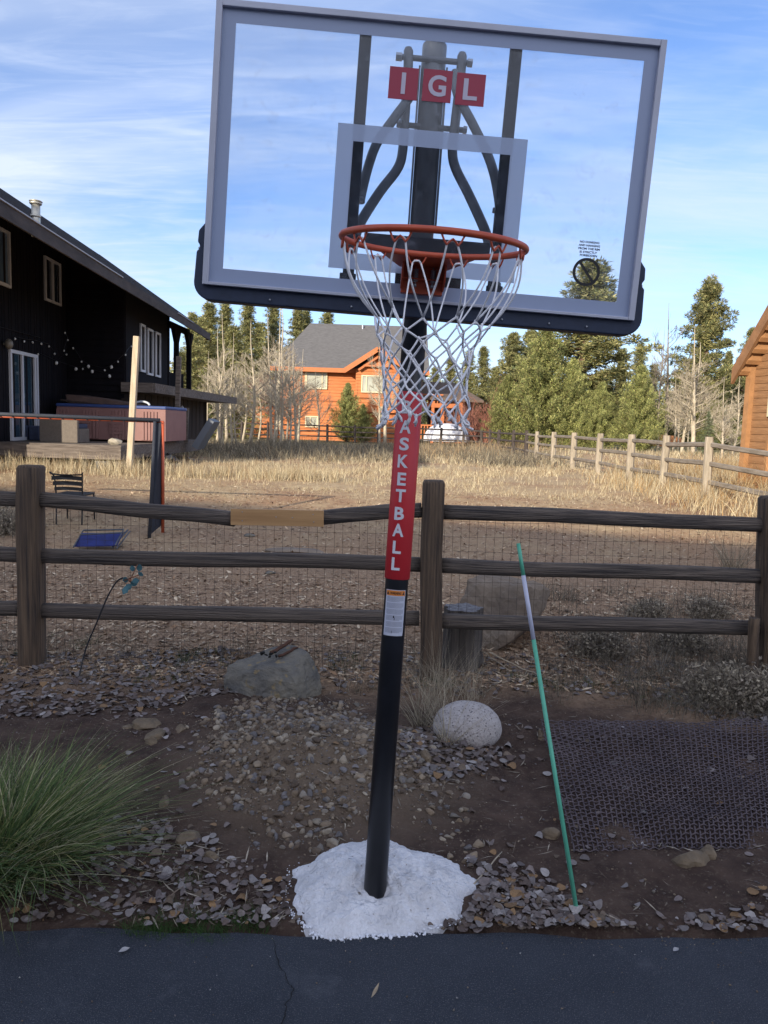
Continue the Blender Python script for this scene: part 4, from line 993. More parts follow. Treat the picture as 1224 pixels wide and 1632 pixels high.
G2 = cat3([tufts(230, lambda: (random.uniform(-2.9, 3.0), random.uniform(4.7, 5.7)), 9, .05, .08, .28, .0035, .5, weedpal, seg=3),
           tufts(150, lambda: (random.uniform(1.6, 3.1), random.uniform(4.45, 6.3)), 26, .06, .12, .30, .004, .55, weedpal, seg=3),
           tufts(60, lambda: (random.uniform(1.2, 3.6), random.uniform(6, 8)), 26, .08, .12, .30, .005, .6, weedpal, seg=3),
           tufts(34, lambda: (random.uniform(.25, .62), random.uniform(4.35, 4.9)), 7, .03, .2, .5, .0035, .4, [(.34, .29, .21), (.42, .36, .27)], seg=4)])
tag(npmesh('dead_weeds', *G2[:2], gm, G2[2]), 'grey brown dead weeds and stalks along the foot of the near fence', 'weeds', kind='stuff')
grnpal = [(0.035, 0.085, 0.020), (0.055, 0.11, 0.028), (0.08, 0.12, 0.045)]
def spots(px, sx, sy):
    W_ = [G(*p) for p in px]
    def fn():
        p = random.choice(W_); return p.x+random.gauss(0, sx), p.y+random.gauss(0, sy)
    return fn
G3 = cat3([tufts(420, spots([(225, 1480), (260, 1478), (300, 1475), (345, 1480), (395, 1465), (410, 1470), (290, 1455), (300, 1410)], .035, .03), 6, .010, .02, .055, .0024, .7, grnpal, seg=3),
           tufts(90, spots([(240, 1080), (30, 1050), (120, 1030), (1030, 1105), (950, 1095), (1085, 1120), (330, 1050), (560, 1060), (695, 1095), (860, 1090)], .10, .10), 12, .03, .04, .12, .004, .6, grnpal+[(.07, .075, .04)], seg=3),
           tufts(400, fieldfn(4.6, 6.2), 8, .03, .02, .06, .004, .7, [(.06, .07, .035), (.09, .09, .05)], seg=2)])
tag(npmesh('green_grass', *G3[:2], gm, G3[2]), 'small sprigs of green grass among leaves by the drive and below the fence', 'grass', kind='stuff')
# big arching clump of grass, lower left
gc = G(20, 1452); 
def clump(name, c, n, R_, H0, H1, pal, w, lean, droop, seg, label, sx=1.0):
    a = rng.random(n)*2*np.pi; r = R_*np.sqrt(rng.random(n)); P = np.stack([c[0]+r*np.cos(a)*sx, c[1]+r*np.sin(a), np.full(n, 0.0)], 1); P[:, 2] = zg(P[:, 0], P[:, 1])
    ln = (.25+.9*r/R_)*lean*(.6+.8*rng.random(n)); V, F_, C = blades(P, H0+(H1-H0)*rng.random(n), w*(.6+.8*rng.random(n)), ln, pal, seg, droop, None, a+rng.normal(0, .95, n))
    P0 = (float(c[0]), float(c[1]), Z(c[0], c[1])); V[:, 2] = np.maximum(V[:, 2], .012)
    return tag(npmesh(name, V, F_, gm, C, P0), label, 'grass clump')
clump('grass_clump', (gc.x-.20, gc.y+.27), 4200, .25, .17, .40, [(.075, .12, .04), (.115, .165, .05), (.18, .22, .075), (.09, .13, .045), (.27, .27, .11), (.42, .38, .24), (.05, .08, .035), (.10, .17, .06)], .0066, .72, .8, 6, 'large arching clump of green and straw coloured grass at the lower left by the drive')
clump('grass_tuft', tuple(G(672, 1160))[:2], 90, .05, .22, .42, [(.30, .26, .19), (.40, .35, .26), (.2, .17, .12)], .0036, .55, .5, 5, 'tuft of pale dry stalks between the hoop pole and the round stone')
clump('grass_tuft', tuple(G(712, 1190))[:2], 60, .03, .30, .44, [(.36, .31, .23), (.42, .36, .27)], .0034, .75, .3, 5, 'tuft of long pale stems bending right over the round stone')
clump('grass_tuft', tuple(G(1050, 1082))[:2], 14, .02, .28, .40, [(.42, .39, .33)], .0036, .35, .6, 5, 'few pale grass stems with drooping heads before the right fence span')
clump('grass_tuft', tuple(G(1168, 912))[:2], 150, .12, .35, .6, [(.34, .29, .21), (.25, .21, .15)], .006, .6, .5, 4, 'bleached tuft of grass in the wood chips seen between the right rails')
# sticks and stems on the soil
stick(G(768, 1326), G(842, 1362), .0035, straw, 'long pale stem lying on soil left of the mesh mat', .004); stick(G(842, 1362)+Vector((0, 0, .004)), G(1010, 1352)+Vector((0, 0, .01)), .0028, straw, 'pale stem running along the front edge of the mesh mat', .003)
stick(G(740, 1432)+Vector((0, 0, .01)), G(800, 1368)+Vector((0, 0, .03)), .003, straw, 'thin stem poking from the right edge of the snow', .004)
stick(PY(780, 1040, 4.75), G(866, 1082)+Vector((0, 0, .01)), .0045, straw, 'bent pale stalk slanting down right in front of the stump', .01); stick(G(764, 1062)+Vector((0, 0, .12)), G(812, 1078)+Vector((0, 0, .04)), .004, straw, 'short pale stalk crossing the bent one before the stump', .01)
stick(G(690, 1408)+Vector((0, 0, .05)), G(690, 1452)+Vector((0, 0, .04)), .0022, brn, 'thin dark twig lying on the right half of the snow', .012)
stick(G(700, 1440)+Vector((0, 0, .055)), G(728, 1420)+Vector((0, 0, .03)), .002, brn, 'tiny dark twig on the snow right of the other twig', .01)
for (px, py, s, lb) in ((598, 1582, .05, 'curled tan leaf lying on the asphalt below the snow'), (198, 1517, .03, 'pale round leaf on the asphalt by the grass clump'), (1077, 1516, .022, 'small pale leaf on the asphalt at right')):
    c = G(px, py); mb = MB(); n_ = 5; vs = []
    ax = Vector((.35, .93, 0)) if px == 598 else Vector((.8, .5, 0)); pr = Vector((-ax.y, ax.x, 0)); wd = .22 if px == 598 else .8
    for i in range(n_+1):
        t = i/n_; w = s*wd*math.sin(math.pi*min(.97, max(.04, t)))*.5; q = c+ax*(t-.5)*s*1.25; z = .004+s*.35*(t-.4)**2
        vs += [(q-pr*w)+Vector((0, 0, z+w*.5)), q+Vector((0, 0, z)), (q+pr*w)+Vector((0, 0, z+w*.5))]
    mb.add(vs, [f for i in range(n_) for f in ((3*i, 3*i+1, 3*i+4, 3*i+3), (3*i+1, 3*i+2, 3*i+5, 3*i+4))])
    tag(part('leaf', mb, mat('tan_leaf', (0.32, 0.25, 0.17), .8, .2, 40) if px == 598 else mat('pale_leaf', (0.34, 0.33, 0.34), .8, .2, 40), origin=c, fix=False), lb, 'leaf')
# ================================================================== SOCCER GOAL, CHAIR, FOLDED CHAIR
blk_foam = mat('black_padding', (0.025, 0.028, 0.038), .75, .2, 20); or_tube = mat('orange_tube', (0.42, 0.085, 0.035), .5, .2, 12)
netm = film_mat('dark_netting', (0.020, 0.024, 0.036), 0.93)
gY = 9.9; cN = G(258, 850); cN = Vector((cN.x, cN.y, cN.z)); gY = cN.y
goal = empty('rebound_goal', (cN.x, gY, cN.z), 'black padded goal frame with orange tube edge standing before the pink hot tub', 'goal')
tR = PY(258, 670, gY); tL = PY(-260, 650, gY); bR = cN.copy()
mb = MB(); mb.tube([PY(259.5, 672, gY), bR+Vector((.012, 0, -.02))], .022, 10); mb.tube([PY(261, 671, gY)-Vector((0, 0, .012)), tL-Vector((0, 0, .045))], .016, 10); part('orange_tube', mb, or_tube, goal, True)
mb = MB(); mb.tube([tR+Vector((-.02, -.02, 0)), tL+Vector((0, -.02, 0))], .026, 12); part('padded_crossbar', mb, blk_foam, goal, True)
f0 = PY(247, 672, gY-.05); f1 = PY(238, 858, gY-.35); 
mb = MB(); mb.tube([f0, f1], .022, 10); part('padded_post', mb, blk_foam, goal, True)
mb = MB(); a0 = PY(246, 674, gY-.04); a1 = PY(258, 674, gY-.01); b1 = PY(256, 838, gY-.01); b0 = PY(239, 852, gY-.30)
mb.hexa([b0, b1, b1+Vector((0, .03, 0)), b0+Vector((0, .03, 0)), a0, a1, a1+Vector((0, .03, 0)), a0+Vector((0, .03, 0))]); part('side_panel', mb, mat('dark_canvas', (0.020, 0.024, 0.036), .85, .2, 9), goal)
mb = MB()
for i in range(26):
    t = i/25; a = tR.lerp(tL, t*.95)+Vector((0, -.005, -.045)); mb.box(a+Vector((0, -.02, .015)), (.012, .05, .008))
part('net_clips', mb, blk_foam, goal)
# ladder backed metal chair
ch_c = G(99, 843); chY = ch_c.y+.25; wrought = mat('black_metal', (0.015, 0.014, 0.016), .55, .2, 20)
chair = empty('garden_chair', (ch_c.x, chY, Z(ch_c.x, chY)), 'black metal ladder back chair standing in wood chips beyond the left fence span', 'chair')
cw = .215; zc0 = Z(ch_c.x, chY); zt_ = PY(99, 752, chY).z; zs_ = zc0+.42; X0 = ch_c.x
for sg in (-1, 1):
    mb = MB(); mb.tube(smooth_path([(X0+sg*cw*.82, chY-.02, zc0-.02), (X0+sg*cw*.84, chY, zs_), (X0+sg*cw*.9, chY-.03, zs_+.25), (X0+sg*cw*1.04, chY-.10, zt_)], 5), .011, 8); part('back_leg', mb, wrought, chair, True)
    mb = MB(); mb.tube([(X0+sg*cw*.9, chY+.40, zc0-.02), (X0+sg*cw*.9, chY+.38, zs_)], .011, 8); part('front_leg', mb, wrought, chair, True)
mb = MB(); mb.box((X0, chY+.19, zs_), (cw*1.9, .42, .03)); part('seat', mb, wrought, chair, bevel=.006)
for k, (t_, hgt) in enumerate(((.93, .02), (.74, .055), (.50, .055), (.26, .045))):
    z = zs_+(zt_-zs_)*t_; y = chY-.10*t_; mb = MB(); w_ = cw*(.86+.16*t_)
    n = 6; bot = []; top = []
    for i in range(n+1):
        u = -1+2*i/n; cz = .012*(1-u*u)*(-1 if k == 0 else 1); bot.append(Vector((X0+u*w_, y-.02*(1-u*u), z+cz-hgt/2))); top.append(bot[-1]+Vector((0, 0, hgt)))
    mb.prism(bot+top[::-1], (0, .012, 0)); part('back_slat', mb, wrought, chair)
# folded blue camp chair lying flat
blue = mat('blue_fabric', (0.012, 0.020, 0.13), .6, .2, 10); fc = G(160, 868); fz = fc.z+.03
fold = empty('folding_chair', fc, 'folded blue fabric chair with dark tube frame lying flat on the wood chips', 'folding chair')
def FP(px, py, dz=0): 
    p = G(px, py, dz); return p+Vector((0, 0, dz))
q = [FP(119, 874, .03), FP(187, 874, .04), FP(196, 861, .09), FP(131, 861, .09)]
mb = MB(); mb.hexa([p-Vector((0, 0, .012)) for p in q]+q); part('fabric_seat', mb, blue, fold)
mb = MB(); mb.tube([FP(117, 876, .03), FP(133, 858, .10), FP(197, 858, .11), FP(184, 876, .05)], .010, 7); mb.tube([FP(128, 864, .09), FP(200, 863, .11)], .009, 7); mb.tube([FP(178, 876, .02), FP(204, 857, .10)], .010, 7); mb.tube([FP(186, 877, .02), FP(207, 857, .08)], .009, 7); part('tube_frame', mb, mat('grey_tube', (0.09, 0.10, 0.12), .5, metal=.4), fold, True)
for (px, py, s, lb) in ((398, 856, .12, 'small grey stone on the chips below the new pale fence board'), (430, 916, .10, 'grey stone on chips between the middle and lower rails'), (868, 0, 0, '')):
    if s: c = G(px, py); rock('small_rock', (c.x, c.y, c.z+.02), (s*1.3, s, s*.5), 77+px, lb, bould, 3, 6, .03, 'rock')
c = G(468, 880); rock('small_rock', (c.x, c.y, c.z+.01), (.75, .35, .10), 99, 'low flat tan rock just above the middle rail left of the red wrap', tanr, 3, 7, .05, 'rock')
# ================================================================== LEFT HOUSE
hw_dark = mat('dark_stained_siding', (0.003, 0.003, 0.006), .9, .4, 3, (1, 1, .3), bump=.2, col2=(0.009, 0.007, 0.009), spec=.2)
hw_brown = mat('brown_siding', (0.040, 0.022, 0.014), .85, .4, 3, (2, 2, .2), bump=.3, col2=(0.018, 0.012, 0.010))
shing = mat('dark_shingles', (0.035, 0.035, 0.042), .9, .3, 8, (1, 6, 1), bump=.6, bscale=20)
fasc = mat('weathered_fascia', (0.020, 0.015, 0.015), .85, .5, 1.6, (1, .8, 3), bump=.3, col2=(0.065, 0.050, 0.046))
vinyl = mat('white_vinyl_frame', (0.55, 0.56, 0.60), .5)
def wglass(name='window_glass', col=(0.02, 0.03, 0.05)):
    return mat(name, col, .06, spec=1.0, coat=.6)
greyw = wood('grey_deck_wood', (0.065, 0.048, 0.040), (0.19, 0.155, 0.13), (.5, 3, 5), 4); palew = wood('pale_post_wood', (0.36, 0.28, 0.19), (0.52, 0.44, 0.33), (3, 3, .4), 5, bump=.3)
XA = lambda Y: -9.4-.042*(Y-20); XB = lambda Y: -7.83-.042*(Y-23.1); XE = lambda Y: -5.83-.042*Y
EZ, RS, RD = 5.13, .67, 4.4; Y0h, Y1h, YJ = 11.0, 31.0, 23.1
zb = .40; house = empty('dark_house', (-10, 20, zb), 'two storey dark stained wooden house with long sloping eave at left', 'house')
roofz = lambda d: EZ+RS*d
def wall_seg(mb, a, b, z0, za, zb_, th=.2, inward=(-1, 0, 0)):
    a = Vector(a); b = Vector(b); i = Vector(inward)*th
    mb.hexa([Vector((a.x, a.y, z0)), Vector((b.x, b.y, z0)), Vector((b.x, b.y, z0))+i, Vector((a.x, a.y, z0))+i,
             Vector((a.x, a.y, za)), Vector((b.x, b.y, zb_)), Vector((b.x, b.y, zb_))+i, Vector((a.x, a.y, za))+i])
Yc = 17.25
mb = MB()
dA = abs(XA(20)-XE(20)); ya0, ya1 = Yc, YJ
nB = 46
for i in range(nB):   # vertical boards
    a, b = ya0+(ya1-ya0)*i/nB, ya0+(ya1-ya0)*(i+1)/nB-.012; o = .012*((i*7) % 3)/2
    wall_seg(mb, (XA(a)+o, a), (XA(b)+o, b), zb, roofz(dA)-.25, roofz(dA)-.25)
wall_seg(mb, (XA(ya0)-.05, ya0), (XA(ya1)-.05, ya1), zb, roofz(dA)-.25, roofz(dA)-.25)
# near end gable
pa = [(XA(Yc)-.01, Yc, zb), (XA(Yc)-.01, Yc, roofz(dA)-.25), (XE(Yc)-RD, Yc, roofz(RD)-.25), (XE(Yc)-2*RD-2, Yc, roofz(RD)-.25-RS*(RD+2)), (XE(Yc)-2*RD-2, Yc, zb)]
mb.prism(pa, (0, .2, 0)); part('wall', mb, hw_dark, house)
mb = MB(); z = zb
while z < 5.4:    # jog wall with lap siding facing the camera
    h = .19; mb.hexa([Vector((-9.55, YJ-.02, z)), Vector((XB(YJ)+.0, YJ-.02, z)), Vector((XB(YJ)+.0, YJ+.1, z)), Vector((-9.55, YJ+.1, z)), Vector((-9.55, YJ+.01, z+h)), Vector((XB(YJ), YJ+.01, z+h)), Vector((XB(YJ), YJ+.1, z+h)), Vector((-9.55, YJ+.1, z+h))]); z += h
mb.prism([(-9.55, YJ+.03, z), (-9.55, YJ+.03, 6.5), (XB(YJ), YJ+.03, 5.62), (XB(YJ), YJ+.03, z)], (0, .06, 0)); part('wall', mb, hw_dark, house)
dB = abs(XB(25)-XE(25)); mb = MB(); YB1 = 28.5
wall_seg(mb, (XB(YJ)+.01, YJ), (XB(YB1)+.01, YB1), 2.60, roofz(dB)-.25, roofz(dB)-.25)
mb.prism([(XB(YB1)+.01, YB1, 2.6), (XB(YB1)+.01, YB1, roofz(dB)-.25), (XE(YB1)-RD, YB1, roofz(RD)-.25), (XE(YB1)-2*RD-2, YB1, roofz(RD)-.25-RS*(RD+2)), (XE(YB1)-2*RD-2, YB1, 2.6)], (0, -.2, 0))
for i in range(9):
    y = YJ+.1+i*.66; 
    if i in (0, 8): mb.box((XB(y)+.02, y, 4.1), (.06, .14, 3))
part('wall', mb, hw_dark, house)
mb = MB(); nb_ = 30; ya, yb_ = YJ, 33.3
for i in range(nb_):
    a, b = ya+(yb_-ya)*i/nb_, ya+(yb_-ya)*(i+1)/nb_-.015; xo_ = -7.72+.012*(i % 2)
    wall_seg(mb, (xo_-.042*(a-YJ)*.2, a), (xo_-.042*(b-YJ)*.2, b), zb, 2.52, 2.52)
wall_seg(mb, (-12, 33.3), (-7.74, 33.3), zb, 2.5, 2.5, inward=(0, -1, 0)); part('lower_wall', mb, hw_brown, house)
mb = MB()     # roof
E0, E1 = Vector((XE(Y0h), Y0h, EZ)), Vector((XE(Y1h), Y1h, EZ)); up = Vector((-RD, 0, RS*RD)); dn_ = Vector((-RD-2.5, 0, -RS*(RD+2.5))); th = Vector((0, 0, -.16))
mb.hexa([E0+th, E1+th, E1+up+th, E0+up+th, E0, E1, E1+up, E0+up]); mb.hexa([E0+up+th, E1+up+th, E1+up+dn_+th, E0+up+dn_+th, E0+up, E1+up, E1+up+dn_, E0+up+dn_])
k = 0; d_ = .0
while d_ < RD:      # shingle courses
    a = Vector((-d_, 0, RS*d_+.004)); b = Vector((-d_-.2, 0, RS*(d_+.2)+.003)); mb.hexa([E0+a, E1+a, E1+b, E0+b, E0+a+Vector((0, 0, .02)), E1+a+Vector((0, 0, .02)), E1+b, E0+b]) ; d_ += .2
rf = part('roof', mb, shing, house)
mb = MB(); a, b = E0+Vector((.015, 0, -.12)), E1+Vector((.015, .0, -.12)); mb.bar(a, b, .04, .25); mb.bar(E1+Vector((0, .02, -.13)), E1+up+Vector((0, .02, -.13)), .04, .26); part('fascia', mb, fasc, rf)
mb = MB(); d1 = Vector((.05, 0, .012)); mb.bar(E0+d1, E0.lerp(E1, .42)+d1, .03, .022); part('drip_edge', MB().bar(E0.lerp(E1, .72)+d1, E0.lerp(E1, .84)+d1, .03, .022), mat('pale_flashing', (.32, .32, .36), .5), rf); part('drip_edge', mb, mat('pale_flashing', (.32, .32, .36), .5), rf)
mb = MB(); cp_ = PY(57, 352, 15.8); mb.tube([cp_-Vector((0, 0, .3)), PY(57, 326, 15.8)], .085, 14); mb.tube([PY(57, 345, 15.8)-Vector((0, 0, .02)), PY(57, 345, 15.8)+Vector((0, 0, .03))], .10, 14)
mb.tube([PY(57, 326, 15.8), PY(57, 325, 15.8)+Vector((0, 0, .02))], [.11, .125], 14); mb.tube([PY(57, 321, 15.8), PY(57, 319.5, 15.8)], [.13, .10], 14); mb.tube([PY(57, 327, 15.8), PY(57, 320, 15.8)], .05, 8)
part('flue_pipe', mb, mat('galvanised_pipe', (.50, .48, .42), .4, .1, 8, metal=.5), rf, True)
def win_side(Xf, y0, y1, z0, z1, parent, splits=(), t=.055, glass=None, name='window', fm=vinyl, deep=0.05):
    """window or glazed door in a wall that runs away from the camera"""
    mb = MB(); X = lambda y: Xf(y)+.03
    def b(ya, yb, za, zb__, o=0.0):
        xa, xb = X(ya)+o, X(yb)+o; mb.hexa([Vector((xa-.06, ya, za)), Vector((xb-.06, yb, za)), Vector((xb+.03, yb, za)), Vector((xa+.03, ya, za)), Vector((xa-.06, ya, zb__)), Vector((xb-.06, yb, zb__)), Vector((xb+.03, yb, zb__)), Vector((xa+.03, ya, zb__))])
    b(y0, y0+t, z0, z1); b(y1-t, y1, z0, z1); b(y0+t, y1-t, z0, z0+t); b(y0+t, y1-t, z1-t, z1)
    for s in splits: b(s-t/2, s+t/2, z0+t, z1-t)
    w = part(name, mb, fm, parent)
    mb = MB(); xa, xb = X(y0), X(y1); mb.hexa([Vector((xa-.05, y0+t*.5, z0+t*.5)), Vector((xb-.05, y1-t*.5, z0+t*.5)), Vector((xb-.02, y1-t*.5, z0+t*.5)), Vector((xa-.02, y0+t*.5, z0+t*.5)), Vector((xa-.05, y0+t*.5, z1-t*.5)), Vector((xb-.05, y1-t*.5, z1-t*.5)), Vector((xb-.02, y1-t*.5, z1-t*.5)), Vector((xa-.02, y0+t*.5, z1-t*.5))])
    part('pane', mb, glass or wglass(), w); return w
def Yat(Xf, px, py):   # where the line of sight meets that wall
    lo, hi = 8, 60
    for _ in range(50):
        m_ = (lo+hi)/2; P = PY(px, py, m_)
        if P.x > Xf(m_): lo = m_
        else: hi = m_
    return lo
def wpx(Xf, x0, x1, yt0, yb0, parent, **k):
    y0, y1 = Yat(Xf, x0, yt0), Yat(Xf, x1, yt0); z1 = PY(x0, yt0, y0).z; z0 = PY(x0, yb0, y0).z; return win_side(Xf, y0, y1, z0, z1, parent, **k)
ya = Yat(XA, 69, 405); yb2 = Yat(XA, 94, 420)
wpx(XA, 69, 94, 407, 478, house, splits=((ya+yb2)/2,), t=.06)
wpx(XA, -14, 12.5, 355, 449, house, t=.07, glass=wglass('sky_reflection_glass', (.10, .16, .25)))  # blue of the reflected sky put into this pane's colour
ys_, ye_ = Yat(XA, 13, 556), Yat(XA, 57.5, 564); z1 = PY(13, 556, ys_).z
d = win_side(XA, ys_, ye_, 1.06, z1, house, splits=(ys_+(ye_-ys_)*.42, ys_+(ye_-ys_)*.88), t=.085, name='sliding_door', glass=wglass('teal_glass', (.03, .06, .085)))
for (a, b, t0, b0) in ((222, 229.5, 515, 592), (233, 242, 522, 597), (246, 254, 528, 600)):
    wpx(XB, a, b, t0, b0, house, t=.07, glass=mat('pale_blind', (.20, .19, .18), .4, .2, 3))
mb = MB(); y = Yat(XA, 5, 548); mb.ball(Vector((XA(y)+.14, y, PY(5, 548, y).z)), .10, 10, (1, 1, 1.3)); mb.box(Vector((XA(y)+.06, y, PY(5, 548, y).z)), (.14, .06, .05)); part('wall_lamp', mb, mat('lamp_frost', (.16, .14, .11), .4), house, True)
# porch at the far end
mb = MB()
for (px, Yp) in ((281, 29.3), (301, 30.6)):
    x = PY(px, 600, Yp).x; mb.box((x, Yp, 3.85), (.17, .17, 2.5)); mb.hexa([Vector((x-.07, Yp-.08, 4.5)), Vector((x+.07, Yp-.08, 4.5)), Vector((x+.07, Yp+.08, 4.5)), Vector((x-.07, Yp+.08, 4.5)), Vector((x-.07, Yp-.55, 5.1)), Vector((x+.07, Yp-.55, 5.1)), Vector((x+.07, Yp+.5, 5.1)), Vector((x-.07, Yp+.5, 5.1))])
mb.bar((XB(28.5)+.05, 28.4, 5.15), (XB(31)+.2, 31, 5.15), .14, .22); mb.bar((XB(28.5)+.0, 28.5, 3.05), (-7.75, 29.4, 3.05), .06, .75)
part('porch_frame', mb, hw_dark, house)
mb = MB(); mb.hexa([Vector((-7.86, 22.9, 2.50)), Vector((-6.9, 22.9, 2.50)), Vector((-6.65, 34, 2.50)), Vector((-9, 34, 2.50)), Vector((-7.86, 22.9, 2.58)), Vector((-6.9, 22.9, 2.58)), Vector((-6.65, 34, 2.58)), Vector((-9, 34, 2.58))])
mb.bar((-6.88, 22.9, 2.62), (-6.63, 34, 2.62), .06, .28); mb.bar((-7.84, 22.87, 2.62), (-6.9, 22.87, 2.62), .06, .28)
part('balcony', mb, greyw, house)
# ---- deck
DZ = 1.05; deck = empty('wooden_deck', (-7, 18.5, .45), 'low weathered timber deck in front of the dark house carrying the hot tub', 'deck')
dk = MB(); y = 18.5
while y < 26.5:
    xr = PY(193, 715, 18.5).x-.0*(y-18.5); dk.box((-9.9+(xr+9.9)/2, y+.07, DZ-.02), ((xr+9.9), .134, .04)); y += .14
part('deck_boards', dk, greyw, deck)
xr = PY(193, 715, 18.5).x; mb = MB(); mb.box(((-14+xr)/2, 18.47, DZ-.19), (xr+14, .06, .30)); mb.box((xr, 22.4, DZ-.19), (.05, 8, .30)); part('rim_joist', mb, greyw, deck)
part('footing', MB().box((xr-.10, 18.7, .62), (.2, .2, .6)), greyw, deck); part('footing', MB().box((xr-3.0, 18.9, .62), (.2, .2, .6)), greyw, deck)
# things around the deck
a = PY(218, 536, 18.1); b = PY(206, 752, 18.1); mb = MB(); mb.bar(b, a, .13, .13, up=(0, 1, 0)); tp = part('timber_post', mb, palew, origin=b, bevel=.01); tag(tp, 'tall pale square timber post standing on the grass at the deck corner', 'post')
a = PY(285, 568, 24.0); b = PY(282, 706, 24.0); mb = MB(); mb.bar(b, a, .14, .14, up=(0, 1, 0)); tag(part('timber_post', mb, greyw, origin=b, bevel=.01), 'shorter grey timber post right of the hot tub before the brown lower wall', 'post')
a = PY(298, 650, 24.3); b = PY(296, 706, 24.3); mb = MB(); mb.bar(b, a, .12, .1, up=(0, 1, 0)); tag(part('timber_post', mb, greyw, origin=b), 'short grey post stub just right of the hanging metal discs', 'post')
tub_c = (PY(178, 690, 21.3).x, 22.4, DZ); tub = empty('hot_tub', tub_c, 'large pink panelled hot tub with blue rim on the deck', 'hot tub')
tp_m = mat('pink_panel', (0.21, 0.105, 0.095), .7, .12, 2.5, col2=(0.25, 0.13, 0.118)); tX0, tX1 = PY(91, 690, 21.3).x, PY(264, 690, 21.3).x; tz = PY(178, 650, 21.3).z
mb = MB(); mb.box(((tX0+tX1)/2, 22.4, (DZ+.05+tz)/2), (tX1-tX0, 2.2, tz-DZ-.05)); 
x = tX0+.03
while x < tX1-.1:
    if (int((x-tX0)/.09) % 9) not in (4, 5, 6, 7): mb.box((x, 21.285, (DZ+tz)/2), (.075, .03, tz-DZ-.14))
    x += .09
part('shell', mb, tp_m, tub, bevel=.01)
mb = MB()
for px0, px1 in ((125, 146), (174, 196)):
    xa, xb = PY(px0, 690, 21.25).x, PY(px1, 690, 21.25).x
    mb = MB()
    for k in range(6): mb.box(((xa+xb)/2, 21.262, DZ+.25+k*.09), (xb-xa, .02, .07))
    part('access_panel', mb, tp_m, tub)
mb = MB(); mb.box(((tX0+tX1)/2, 22.4, tz+.04), (tX1-tX0+.04, 2.26, .09)); part('blue_rim', mb, mat('blue_vinyl', (0.025, 0.055, 0.19), .5, .1, 6), tub, bevel=.03)
mb = MB(); mb.hexa([Vector((tX0+.2, 21.5, tz+.09)), Vector((tX1-.7, 21.5, tz+.09)), Vector((tX1-.7, 23.3, tz+.09)), Vector((tX0+.2, 23.3, tz+.09)), Vector((tX0+.1, 21.6, tz+.34)), Vector((tX0+1.0, 21.7, tz+.28)), Vector((tX0+1.0, 23.3, tz+.28)), Vector((tX0+.1, 23.3, tz+.38))])
part('folded_cover', mb, mat('brown_cover', (0.085, 0.050, 0.040), .8, .3, 3), tub, bevel=.03)
mb = MB(); mb.tube([PY(226+9*math.cos(t)*1.4, 647-7*math.sin(t), 21.6) for t in np.linspace(.1, 3.0, 14)], .03, 8); part('cover_lifter', mb, mat('white_plastic', (.50, .52, .55), .5), tub, True)
mb = MB(); mb.bar(PY(97, 637, 21.4), PY(140, 646, 21.4), .10, .05); mb.bar(PY(120, 640, 21.5), PY(205, 651, 21.5), .14, .04); pl_ = part('planks', mb, hw_brown, origin=PY(97, 640, 21.4)); tag(pl_, 'brown planks lying across the top of the hot tub cover', 'planks')
tan_b = mat('tan_wicker', (0.14, 0.115, 0.095), .85, .15, 20, bump=.2, bscale=60); nav = mat('navy_cushion', (0.035, 0.045, 0.085), .85, .2, 10)
def sofa(px0, px1, pyt, pyb, Yf, label, name='patio_sofa'):
    a = PY(px0, pyb, Yf); b = PY(px1, pyb, Yf); top = PY(px0, pyt, Yf).z; w = b.x-a.x; c = ((a.x+b.x)/2, Yf+.35, DZ)
    r = empty(name, c, label, 'sofa'); mb = MB(); mb.box((c[0], Yf+.05, (DZ+top)/2), (w, .12, top-DZ)); part('wicker_back', mb, tan_b, r, bevel=.02)
    mb = MB(); mb.box((c[0], Yf+.45, DZ+.18), (w, .65, .36)); part('wicker_base', mb, tan_b, r, bevel=.02)
    mb = MB(); mb.box((c[0], Yf+.45, DZ+.42), (w*.94, .6, .12)); part('cushion', mb, nav, r, bevel=.03)
sofa(63, 124, 660, 704, 19.3, 'tan wicker sofa with its back to us left of the hot tub on the deck')
sofa(-22, 18, 660, 702, 19.4, 'tan wicker seat at the far left edge of the deck')
mb = MB(); 
for x0_, x1_ in ((26, 42), (44, 60)): 
    p0, p1_ = PY(x0_, 690, 20.0), PY(x1_, 690, 20.0); mb.box(((p0.x+p1_.x)/2, 20.3, DZ+.2), (p1_.x-p0.x, .5, .38))
tag(part('ottoman', mb, nav, origin=(PY(43, 690, 20).x, 20.3, DZ), bevel=.03), 'dark navy ottoman between the two tan wicker seats before the sliding door', 'ottoman')
c = PY(184, 713, 18.9); rock('stone_lump', (c.x, 18.9, DZ+.07), (.36, .3, .22), 8, 'pale lumpy stone lying on the front edge of the deck', mat('pale_stone', (.34, .30, .24), .9, .2, 8), 3, 7, .05, 'stone')
mb = MB(); c = PY(166, 745, 18.6); mb.hexa([(c.x-.13, 18.5, .47), (c.x+.13, 18.5, .47), (c.x+.13, 18.8, .47), (c.x-.13, 18.8, .47), (c.x-.17, 18.46, .66), (c.x+.17, 18.46, .66), (c.x+.17, 18.84, .66), (c.x-.17, 18.84, .66)]); tag(part('grey_tub', mb, mat('grey_plastic', (.12, .12, .12), .6), origin=(c.x, 18.6, .45), bevel=.01), 'small grey plastic tub on the ground under the deck edge', 'tub')
